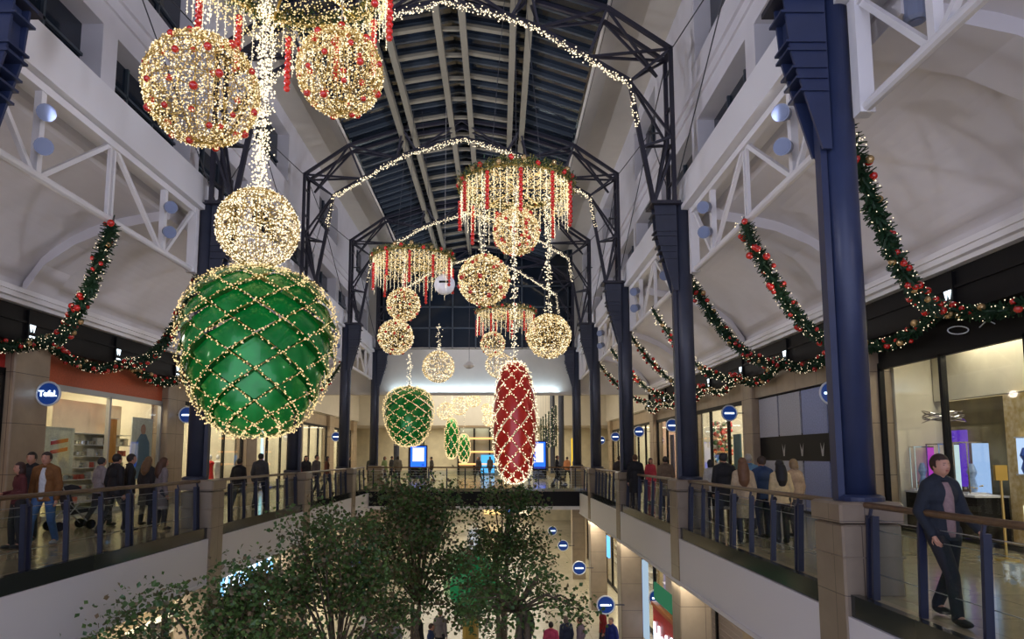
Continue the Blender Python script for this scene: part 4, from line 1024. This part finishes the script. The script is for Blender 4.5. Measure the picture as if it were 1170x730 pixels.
        b.add(vs,fs+[tuple(range(w_-1,-1,-1)),tuple((len(rings)-1)*w_+q_ for q_ in range(w_))])
        link('shirt',b.mesh('shirt',cmat(shirt,.8),True),t)
    # collar
    b=MB(); b.tube([T(.075*math.cos(a),.01+.07*math.sin(a),1.50+.02*math.sin(a)) for a in [2*pi*j/16 for j in range(17)]],.018*k,6,False); link('collar',b.mesh('collar',cmat(tuple(c_*.8 for c_ in top),.8),True),t)
    for e in (0,1):
        b=MB(); a=ank[e]; b.sph(a+V(0,-.06,-.045),(.048*k,.135*k,.045*k),12,8); b.sph(a+V(0,.02,-.02),(.045*k,.055*k,.06*k),10,8); link('shoe',b.mesh('shoe',cmat(shoe,.5),True),t)
    # hair
    b=MB(); b.sph(hc+V(0,.016,.024),(.092*k,.105*k,.112*k),16,10)
    if hairlen>0: b.sph(hc+V(0,.04,-.05),(.102*k,.080*k,.115*k),14,10)
    if hairlen>1:
        b.tube([hc+V(0,.055,.0),hc+V(0,.085,-.15),hc+V(0,.095,-.18-.17*(hairlen-1)),hc+V(0,.09,-.24-.24*(hairlen-1))],[.10*k,.125*k,.12*k,.07*k],14)
    me=remeshed(b,vox*.9,'hair')
    # open the face
    import bmesh as _b
    bm=_b.new(); bm.from_mesh(me); rem=[v for v in bm.verts if v.co.y<hc.y-.035*k and v.co.z<hc.z+.055*k and v.co.z>hc.z-.16*k]
    _b.ops.delete(bm,geom=rem,context='VERTS'); bm.to_mesh(me); bm.free()
    me.materials.append(cmat(hair,.6,'hair')); link('hair',me,t)
    if hat:
        b=MB(); b.lathe([(.088*k,-.01),(.095*k,.03),(.085*k,.085),(.04*k,.115),(.005,.12)],14,tuple(hc+V(0,.01,.015))); b.tube([tuple(hc+V(0,-.06,.02)),tuple(hc+V(0,-.16,.01))],[.07*k,.06*k],8) if hat=='cap' else None
        link('hat',b.mesh('hat',cmat(hat if hat!='cap' else (.02,.02,.03),.8),True),t)
    return t
P_=person
def fx(px,Y): return (px-PX)/F*Y*1.0055
blk=(.012,.012,.015)
# left gallery
P_((fx(60,12.8),12.8,0),.1,'person in a tan jacket and blue jeans by the left railing',(.22,.09,.022),(.07,.15,.32),(.04,.025,.02),1.77,'jacket',0,'walk',vox=.013,shirt=(.7,.72,.75),shoe=(.4,.4,.42))
P_((fx(43,13.5),13.5,0),.1,'dark clothed person behind the one in the tan jacket',blk,(.02,.02,.025),(.02,.015,.012),1.77,'jacket',0,'stand',vox=.015)
P_((fx(31,12.5),12.5,0),-.6,'person in a maroon top holding something, leftmost in view',(.10,.018,.02),(.02,.02,.02),(.05,.02,.015),1.58,'jumper',1,'stand',arms='front',vox=.014,fem=True)
P_((fx(121,16.4),16.4,0),2.6,'person in a grey coat pushing a pushchair, left gallery',(.30,.27,.29),(.05,.05,.055),(.03,.03,.03),1.66,'jacket',0,'walk',arms='front',vox=.016)
P_((fx(138,14.9),14.9,0),2.7,'broad person in a black jacket seen from behind, left gallery',blk,(.03,.03,.035),(.02,.015,.012),1.74,'jacket',0,'walk',vox=.015)
P_((fx(154,15.4),15.4,0),2.2,'person in a black coat beside the broad one, left gallery',blk,(.12,.12,.13),(.03,.02,.015),1.74,'jacket',0,'stand',vox=.016)
P_((fx(174,16.6),16.6,0),2.9,'person in a dark coat with a tan scarf, left gallery',(.03,.028,.03),(.02,.02,.025),(.20,.11,.05),1.68,'coat',1.5,'stand',vox=.016,fem=True)
P_((fx(191,15.6),15.6,0),2.4,'brown haired person in a pale coat beside the left pillar',(.24,.20,.20),(.03,.03,.04),(.09,.04,.02),1.66,'coat',1.6,'stand',vox=.015,fem=True)
P_((fx(277,20.6),20.6,0),3.0,'person in a black jacket, left of the pair past the pillar',blk,(.10,.11,.13),(.02,.015,.012),1.62,'jacket',0,'walk',vox=.018)
P_((fx(301,22.0),22.0,0),3.2,'person in a grey jacket, right of the pair past the pillar',(.06,.06,.065),(.02,.025,.04),(.02,.02,.02),1.78,'jacket',0,'walk',vox=.018)
# pushchair
def pushchair(loc,rz,label,c=(.03,.03,.035)):
    t=thing('pushchair',label,'pushchair',loc,rz); 
    m=MB()
    for sx in (-.22,.22):
        m.tube([(sx,.30,1.0),(sx,.1,.6),(sx,-.35,.12)],.014,6); m.tube([(sx,-.1,.62),(sx,.32,.12)],.014,6)
    m.tube([(-.22,.30,1.0),(.22,.30,1.0)],.018,6); m.build('frame',M['rod'],t,local=True)
    for sx in (-.24,.24):
        for sy in (-.36,.33): MB().tube([(sx-.02,sy,.11),(sx+.02,sy,.11)],[.11,.11],16).build('wheel',M['dark'],t,local=True)
    MB().prismx([(-.32,.4),(.05,.35),(.18,.85),(.12,.88),(-.02,.48),(-.32,.50)],-.2,.2).build('seat',cmat(c,.8),t,local=True)
    m=MB(); m.prismx([(.16,.85)]+[(.1+.30*math.cos(a),.75+.30*math.sin(a)) for a in (.6,1.1,1.6,2.1,2.6)],-.21,.21); m.build('hood',cmat(c,.8),t,local=True)
pushchair((fx(104,16.2),15.7,0),2.6,'dark pushchair pushed along the left gallery')
pushchair((fx(637,37.3),37.0,0),1.4,'small dark pushchair on the far bridge',(.02,.02,.03))
i=0
for px,Y,c,l in ((340,27.5,(.25,.03,.04),'red and blue jacket'),(352,28.6,(.03,.03,.04),'black jacket and striped scarf'),(364,28,(.12,.10,.10),'grey brown coat'),(376,30.5,(.16,.05,.03),'rust coat'),(400,36.5,(.02,.02,.02),'black jacket over white')):
    P_((fx(px,Y),Y,0),.2+i*.5,f'far person in {l}, back of the left gallery',c,(.03,.03,.05),(.03,.02,.02),1.68+.03*(i%3),'jacket',i%2,'walk',vox=.03); i+=1
# right gallery
P_((fx(1066,7.15),7.15,0),.12,'person with open dark jacket leaning at the right railing',(.012,.018,.030),(.012,.014,.022),(.035,.015,.010),1.71,'jacket',0,'walk',arms='walk',vox=.010,shirt=(.30,.20,.20),fem=True,skin='skin')
P_((fx(845,13.3),13.3,0),3.0,'person with long auburn hair and beige coat, right gallery',(.50,.38,.24),(.02,.02,.03),(.16,.075,.035),1.66,'coat',2,'stand',vox=.013,fem=True)
P_((fx(867,14.0),14.0,0),3.3,'person in a navy and blue jacket, right gallery group',(.02,.05,.13),(.02,.025,.05),(.05,.03,.02),1.69,'jacket',0,'stand',vox=.015)
P_((fx(887,13.2),13.2,0),3.1,'person with long black hair and cream top, right gallery',(.60,.47,.26),(.015,.015,.02),(.008,.008,.010),1.62,'jacket',1.8,'stand',vox=.013,fem=True)
P_((fx(903,14.3),14.3,0),3.5,'fair haired person in a beige jacket, right end of the group',(.42,.30,.20),(.05,.05,.07),(.30,.20,.10),1.63,'jacket',1,'stand',vox=.015,fem=True)
P_((fx(824,15.0),15.0,0),3.1,'person in black with a dark cap, right gallery',blk,(.015,.015,.02),(.02,.02,.02),1.76,'coat',0,'stand',vox=.014,hat='cap')
P_((fx(809,17.6),17.6,0),3.3,'person in white with black hair, left of the right gallery group',(.60,.60,.62),(.02,.02,.03),(.01,.01,.012),1.6,'jacket',1,'stand',vox=.016,fem=True)
P_((fx(852,15.6),15.6,0),3.1,'grey haired person behind the long auburn hair',(.10,.22,.36),(.05,.05,.06),(.35,.33,.30),1.74,'jacket',0,'stand',vox=.016)
P_((fx(724,21.9),21.9,0),3.1,'broad person in a black coat between two right columns',blk,(.02,.02,.025),(.12,.06,.03),1.74,'coat',0,'stand',vox=.018)
P_((fx(741,24.6),24.6,0),.2,'person in a red pink top between two right columns',(.65,.06,.09),(.5,.05,.08),(.03,.02,.02),1.62,'jacket',1,'stand',vox=.02,fem=True)
P_((fx(758,20.4),20.4,0),3.0,'person in a beige brown coat beside the second right column',(.20,.14,.09),(.02,.02,.02),(.05,.04,.03),1.68,'coat',0,'stand',vox=.017)
P_((fx(706,27.3),27.3,0),3.0,'person in a dark jacket behind the third right column',(.05,.04,.04),(.03,.03,.04),(.06,.03,.02),1.7,'jacket',0,'stand',vox=.022)
P_((fx(636,37.6),37.9,0),1.4,'person in dark clothes pushing a pushchair on the bridge',(.02,.022,.035),(.03,.03,.04),(.03,.02,.02),1.72,'jacket',0,'walk',arms='front',vox=.03)
fars=[(425,42,(.05,.05,.05)),(441,41,(.22,.30,.12)),(449,44,(.04,.04,.05)),(456,42,(.20,.18,.15)),(494,45,(.06,.05,.05)),(547,44,(.06,.06,.07)),(604,43,(.04,.03,.03)),(655,42,(.02,.03,.06)),(647,44,(.5,.2,.08)),(560,52,(.05,.05,.06))]
for j,(px,Y,c) in enumerate(fars):
    P_((fx(px,Y),Y,0),j*1.1,f'tiny far person beyond the bridge, {ORD[j].replace(" nearest","").replace("nearest","first")} from the left' if 0 else f'tiny far person beyond the bridge in {["grey","pale green","charcoal","beige","dark brown","slate","black brown","navy","orange","dark grey"][j]}',c,(.03,.03,.04),(.03,.02,.02),1.65+.02*(j%4),'jacket',j%2,'walk',vox=.04)
# lower level
low=[(632,22.2,(.55,.06,.14),'pink top, lower right group'),(650,22.9,(.02,.03,.07),'navy top, lower right group'),(667,22.6,(.16,.12,.16),'mauve grey top, lower right group'),(694,24.2,(.30,.02,.02),'dark red jacket by the lower pillars'),(704,22.8,(.01,.02,.18),'blue jacket by the lower pillars'),(425,21.6,(.02,.03,.05),'navy jacket under the trees'),(445,22.4,(.35,.33,.36),'pale grey top under the trees'),(473,22.8,(.015,.015,.02),'black jacket under the trees'),(489,22.0,(.02,.04,.12),'dark blue jacket under the trees'),(410,24,(.4,.38,.38),'white grey top under the trees'),(500,23.6,(.25,.22,.22),'grey shirt under the trees'),(603,24,(.03,.03,.03),'black top left of the lower group')]
for j,(px,Y,c,l) in enumerate(low):
    P_(((px-PX)/F*Y*.93,Y,LZ),3.0+.6*j,'person with '+l,c,(.03,.03,.05),((.03,.02,.02),(.2,.15,.12),(.06,.03,.02))[j%3],1.66+.03*(j%4),'jacket',j%2,'stand',vox=.024)

# ================================================================== TREES
def tree(x,y,ztop,rad,zlow,label,nl=6500,seed=1,lean=(0,0),brown=.25,ls=.085):
    q=random.Random(seed); t=thing('ficus_tree',label,'tree',(x,y,LZ),0,'green trees rising from the lower level')
    base=Vector((x-lean[0],y-lean[1],LZ)); crown=Vector((x,y,zlow+.3))
    tr=MB(); tips=[]
    for k in range(3):
        o=Vector((q.uniform(-.15,.15),q.uniform(-.15,.15),0)); mid=base.lerp(crown,.5)+Vector((q.uniform(-.2,.2),q.uniform(-.2,.2),0))
        tr.tube([base+o,mid+o,crown+o*2],[.09,.07,.055],8)
    tr.build('trunk',M['bark'],t,smooth=True)
    br=MB(); nb=34
    for k in range(nb):
        a=q.uniform(0,2*pi); rr=rad*math.sqrt(q.random())*.95; zz=zlow+(ztop-zlow)*q.random()
        fz=(zz-zlow)/(ztop-zlow); rr*=(1-.55*fz**2.2); 
        tip=Vector((x+rr*math.cos(a),y+rr*math.sin(a),zz)); md=crown.lerp(tip,.5)+Vector((q.uniform(-.2,.2),q.uniform(-.2,.2),.15+q.uniform(0,.3)))
        br.tube([crown,md,tip],[.035,.02,.006],5); tips.append((md,tip))
    br.build('branches',M['bark'],t,smooth=True)
    for nm,mm,N in (('foliage',M['leaf'],int(nl*(1-brown))),('dry_foliage',M['leafb'],int(nl*brown))):
        m=MB()
        for k in range(N):
            a,b=q.choice(tips); c=a.lerp(b,.25+.8*q.random())+Vector((q.gauss(0,.22),q.gauss(0,.22),q.gauss(0,.17)))
            d=Vector((q.gauss(0,1),q.gauss(0,1),q.gauss(0,.7)-.3)).normalized(); u=d.cross(Vector((q.gauss(0,1),q.gauss(0,1),q.gauss(0,1)))).normalized(); L=ls*q.uniform(.7,1.3); w_=L*.42; nn=d.cross(u)*L*.12
            m.add([c,c+d*L*.45+u*w_+nn,c+d*L,c+d*L*.45-u*w_+nn],[(0,1,2),(0,2,3)])
        m.build(nm,mm,t)
tree(-4.4,10.6,-.05,2.2,-2.6,'nearest tree at the lower left, before the white slab',9800,1,ls=.082)
tree(-3.3,14.0,.62,2.2,-2.9,'second tree, beside the nearest one on the left',10500,2,ls=.09)
tree(-2.2,18.6,1.2,2.6,-2.6,'tallest tree in the middle below the bridge',11500,3,brown=.36,ls=.10)
tree(.1,21.5,1.05,1.9,-1.7,'rear tree just below the red lantern',6000,4,ls=.10)
tree(.35,15.0,-.75,1.9,-2.0,'lower tree reaching right over the pale floor',2300,5,brown=.1,ls=.095)
# planter and green gem
x,y=-1.2,20.2
t=thing('wooden_planter','wooden planter bench at the lower level under the trees','planter',(x,y,LZ))
m=MB()
for k in range(7): m.box(x-.9,x+.9,y-.62,y-.58,LZ+.08+k*.11,LZ+.17+k*.11); m.box(x-.9,x-.86,y-.6,y+.6,LZ+.08+k*.11,LZ+.17+k*.11); m.box(x+.86,x+.9,y-.6,y+.6,LZ+.08+k*.11,LZ+.17+k*.11)
m.build('slats',cmat((.42,.27,.12),.5,'wood slat'),t); MB().bbox(x-.98,x+.98,y-.68,y+.68,LZ+.85,LZ+.93,.02).build('top',cmat((.45,.3,.14),.5,'wood top'),t); MB().box(x-.85,x+.85,y-.56,y+.56,LZ,LZ+.84).build('core',M['dark'],t)
p=at(538,672,21.5); gx,gy,gz=p[0],24.4,at(538,668,24.4)[2]; gx=at(538,668,24.4)[0]; t=thing('gem_ornament','big faceted green gem ornament standing behind the trees','ornament',(gx,gy,LZ))
m=MB().lathe([(.05,-1.15),(.95,-.35),(1.0,.1),(.7,.95),(.45,1.12)],8,(gx,gy,gz)); m.build('gem_body',mat('gem_green',(.02,.30,.10),.18,coat=.5,emit=(.05,.45,.18),es=.10),t)
MB().tube([(gx,gy,LZ),(gx,gy,gz-1.1)],.3,10).build('post',M['wire'],t); MB().cyl((gx,gy,LZ),(gx,gy,LZ+.06),.6,20).build('base',M['wire'],t)

# ================================================================== LOWER LEVEL SHOPS
LR,LL=6.1,-9.3
for s,sh in ((1,LR),(-1,LL)):
    for i,y in enumerate(YC[1:8]):
        a,b=sorted((sh-.1*s,sh+.5*s)); tag(MB().bbox(a,b,y-.5,y+.6,LZ,-1.3,.03).build('stone_pier',M['stone2']),f'{ORD[i]} lower level stone pier, {side(s)} side','pier','stone piers of the lower level')
    for i in range(0,7):
        y0,y1=YC[i]+.6,YC[i+1]-.5
        lit=M['cream'] if not (s>0 and i in (1,2)) else cmat((.30,.24,.22),.4,'shutter')
        if s>0 and i in (1,2):
            t=thing('shop_shutter',('nearest' if i==1 else 'second')+' closed grey brown shutter of the lower right shops','shutter',(sh,(y0+y1)/2,LZ),0,'closed shutters of the lower right shops')
            m=MB()
            k=0
            while LZ+.1+k*.16< -2.2: m.bbox(sh,sh+.06,y0,y1,LZ+.05+k*.16,LZ+.05+k*.16+.15,.012); k+=1
            m.build('slats',lit,t); MB().box(sh-.05,sh+.1,y0,y1,-2.2,-1.3).build('header',M['dark'],t)
            m=MB()
            for q in (.33,.66): yy=y0+(y1-y0)*q; m.box(sh-.06,sh+.02,yy-.05,yy+.05,LZ,-2.2)
            m.build('posts',M['dark'],t)
        else:
            shopwin(s,y0,y1,sh,3,f'{ORD[i]} lit shopfront of the lower level, {side(s)} side',ztop=-2.3,zf=-1.3,z0=LZ,fascia=M['dark'])
            m=MB(); xb=sh+2.6*s; a,b=sorted((xb,xb+.1)); m.box(a,b,y0-.5,y1+.5,LZ,-1.3); struct('wall_lower_shop_'+side(s),m,M['cream'])
            t=thing('display_rack',f'{ORD[i]} rack of goods in the lower {side(s)} shops','rack',(sh+1.6*s,(y0+y1)/2,LZ),0,'racks in the lower shops')
            xx=sh+1.6*s; MB().box(xx-.04,xx+.04,y0+.6,y1-.6,LZ,LZ+2.2).build('back_panel',M['stone2'],t)
            for z in (.4,.9,1.4,1.9): MB().box(*sorted((xx,xx-.4*s)),y0+.6,y1-.6,LZ+z-.02,LZ+z).build('shelf',M['white'],t)
            arealight('lower_shop_lamp',(sh+1.0*s,(y0+y1)/2,-1.36),1.3,(y1-y0)*.7,170,(1,.82,.52))
    # slab-edge small lamps
# red shop sign with white letters
t=thing('shop_sign','red shop sign with white lit letters, lower right','sign',(5.25,21.7,-3.9))
X_=5.22
MB().prismx([(20.2,-5.0),(23.2,-5.0),(23.2,-3.3),(20.2,-3.3)],X_,X_+.12).build('board',cmat((.70,.02,.02),.4,'sign board'),t)
MB().prismx([(20.2,-3.3),(23.2,-3.3),(23.2,-3.18),(20.2,-3.18)],X_-.06,X_+.12).build('awning_edge',cmat((.6,.18,.05),.4,'awning'),t)
m=MB()
# tall white strokes of the sign's lettering
for (ya,w_,h0,h1) in ((22.9,.10,0,.8),(22.6,.10,.1,.5),(22.3,.10,0,.8),(21.95,.10,0,.55),(21.95,.3,0,.1),(21.7,.10,0,.55),(21.35,.10,0,.75),(21.0,.10,0,.5),(20.7,.10,0,.85),(20.45,.10,0,.5)):
    m.box(X_-.05,X_-.01,ya-w_/2,ya+w_/2,-4.6+h0,-4.6+h1)
m.build('lettering',M['signlit'],t)
tag(MB().bbox(5.26,5.34,20.6,23.2,-3.1,-2.55,.01).build('green_panel',ecol((.06,.28,.14),.4)),'green lit panel above the red sign, lower right','panel')
tag(MB().box(5.5,5.6,26.6,27.5,-5.1,-2.6).build('blue_banner',ecol((.02,.10,.75),1.0)),'tall blue lit banner at the lower right shops','banner')
tag(MB().box(5.55,5.62,25.6,26.4,-5.2,-2.3).build('pale_banner',ecol((.45,.6,.75),.7)),'pale blue lit door beside the tall blue banner','banner')
tag(MB().box(5.4,5.5,33.5,34.4,-3.3,-2.3).build('blue_screen',ecol((.15,.5,1),1.4)),'blue screen high on the lower right shops','screen')
# lower left lit sign
t=thing('shop_sign','slanting blue white lit sign among the leaves, lower left','sign',(-8.2,24,-3)); MB().box(-8.9,-8.8,21.5,26.5,-2.75,-2.0).build('board',ecol((.25,.6,1),1.2),t)
m=MB()
for k in range(9): yy=21.9+k*.5; m.box(-8.8,-8.76,yy,yy+.12,-2.65,-2.1); m.box(-8.8,-8.76,yy,yy+.35,-2.4 if k%2 else -2.2,-2.3 if k%2 else -2.1)
m.build('lettering',M['signlit'],t)
p=at(299,682,19.0); t=thing('round_lamp_sign','small bright white ring sign among the leaves, lower left','sign',p); m=MB(); m.tube([(.22*math.cos(a),0,.22*math.sin(a)) for a in [2*pi*k/20 for k in range(21)]],.05,6,False); m.tube([(-.3,0,.25),(-.25,0,-.2)],.045,6); m.build('lit_ring',M['signlit'],t,local=True); MB().bar((-.2,.02,0),(-1.2,.02,0),.04,.04).build('arm',M['postnavy'],t,local=True)
for k,(x0,x1,z0,z1,c,l) in enumerate(((-3.2,-2.2,-3.6,-2.2,(.1,.45,1),'blue lit panel at the far end of the lower level'),(-1.6,.2,-4.6,-3.0,(1,.65,.25),'amber lit shop window at the far end of the lower level'),(.8,1.3,-4.4,-2.2,(.12,.3,.9),'slim blue lit banner at the far end of the lower level'),(2.0,3.4,-4.8,-3.2,(1,.8,.5),'warm lit shop window at the far end of the lower level'))):
    tag(MB().bbox(x0,x1,73.7,73.95,z0,z1,.03).build('lit_window',ecol(c,1.2)),l,'lit panel')
# far concourse: screens and lit shops
for px0,px1,py0_,py1_,l in ((469,487,510,534,'left'),(610,623,505,535,'right')):
    Y=50; a=at(px0,py1_,Y); b=at(px1,py0_,Y); t=thing('advert_screen',f'{l} blue lit advert screen on the far concourse','screen',((a[0]+b[0])/2,Y,0))
    MB().bbox(a[0]-.08,b[0]+.08,Y,Y+.2,0,b[2]+.1,.03).build('housing',M['dark'],t)
    MB().box(a[0],b[0],Y-.02,Y,a[2],b[2]).build('screen',ecol((.02,.12,1),1.6),t); MB().box(a[0]+.15,b[0]-.15,Y-.04,Y-.02,a[2]+.45,b[2]-.1).build('picture',ecol((.75,.72,.95),1.2),t)
t=thing('far_shop','orange lit shop shelves at the end of the far concourse','shop',(-1,60,0))
for z in (.9,2.0,3.2): MB().box(-3.6,2.0,60,60.3,z,z+.16).build('lit_shelf',ecol((1,.45,.15),1.6),t)
MB().box(-3.8,2.2,60.6,60.8,0,4.2).build('back_panel',cmat((.25,.28,.25),.6,'backwall'),t)
MB().box(-1.6,-.4,60.0,60.3,.2,1.8).build('blue_case',ecol((.1,.5,1),1.0),t)
for k in range(5): MB().box(-3.7+1.4*k,-3.55+1.4*k,60.2,60.5,0,4.2).build('upright',M['dark'],t)
tag(MB().box(4.9,5.5,45,45.2,.4,2.9).build('yellow_banner',ecol((.9,.55,.03),1.0)),'yellow lit banner far along the right gallery','banner')

# ================================================================== LAMPS
def point(name,loc,p,col,r=.12):
    l=bpy.data.lights.new(name,'POINT'); l.energy=p; l.color=col; l.shadow_soft_size=r
    o=bpy.data.objects.new(name,l); COL.objects.link(o); o.location=loc; return o
def spot(name,loc,tgt,p,col,ang=100,r=.10,blend=.8):
    l=bpy.data.lights.new(name,'SPOT'); l.energy=p; l.color=col; l.shadow_soft_size=r; l.spot_size=math.radians(ang); l.spot_blend=blend
    o=bpy.data.objects.new(name,l); COL.objects.link(o); o.location=loc; o.rotation_euler=(Vector(tgt)-Vector(loc)).to_track_quat('-Z','Y').to_euler(); return o
# projectors on the trusses wash the roof and opposite walls
for i in range(0,5):
    ym=(YC[i]+YC[i+1])/2
    for s in (1,-1):
        X_=4.85 if s>0 else -7.6
        spot('projector_beam',(X_-.35*s,ym-2.2,7.0),(C-s*3.5,ym+1,12.5),1000,(.80,.82,1),110,r=.30)
        # added point light in open air to brighten the vault, no fixture
        point('gallery_fill',(X_+1.3*s,ym,5.0),22,(1,.88,.80),.2)
# broad area fills added to brighten the dark far hall
for y in (43,49,54.5): arealight('far_fill',(C,y,7.95),12,3,430,(1,.92,.78))
arealight('far_fill',(C,60,4.25),16,2.5,420,(1,.88,.65))
for y in (40,48,57,67): arealight('soffit_fill',(C,y,-1.1),9,2,260,(1,.9,.72))  # fills added because the distant lower level was too dark
arealight('bulkhead_lamp',(C,YEND-.32,5.52),10,.1,70,(.6,.8,1),rot=(math.radians(140),0,0))
# lower level: area fills added under the soffits to brighten it
for y in (8,16,24,32): 
    for s in (1,-1): arealight('soffit_fill',(mx(5.75,s) if s>0 else mx(6.6,s),y,-1.34),.5,5,(55 if s>0 and y<30 else 150),(1,.9,.72))
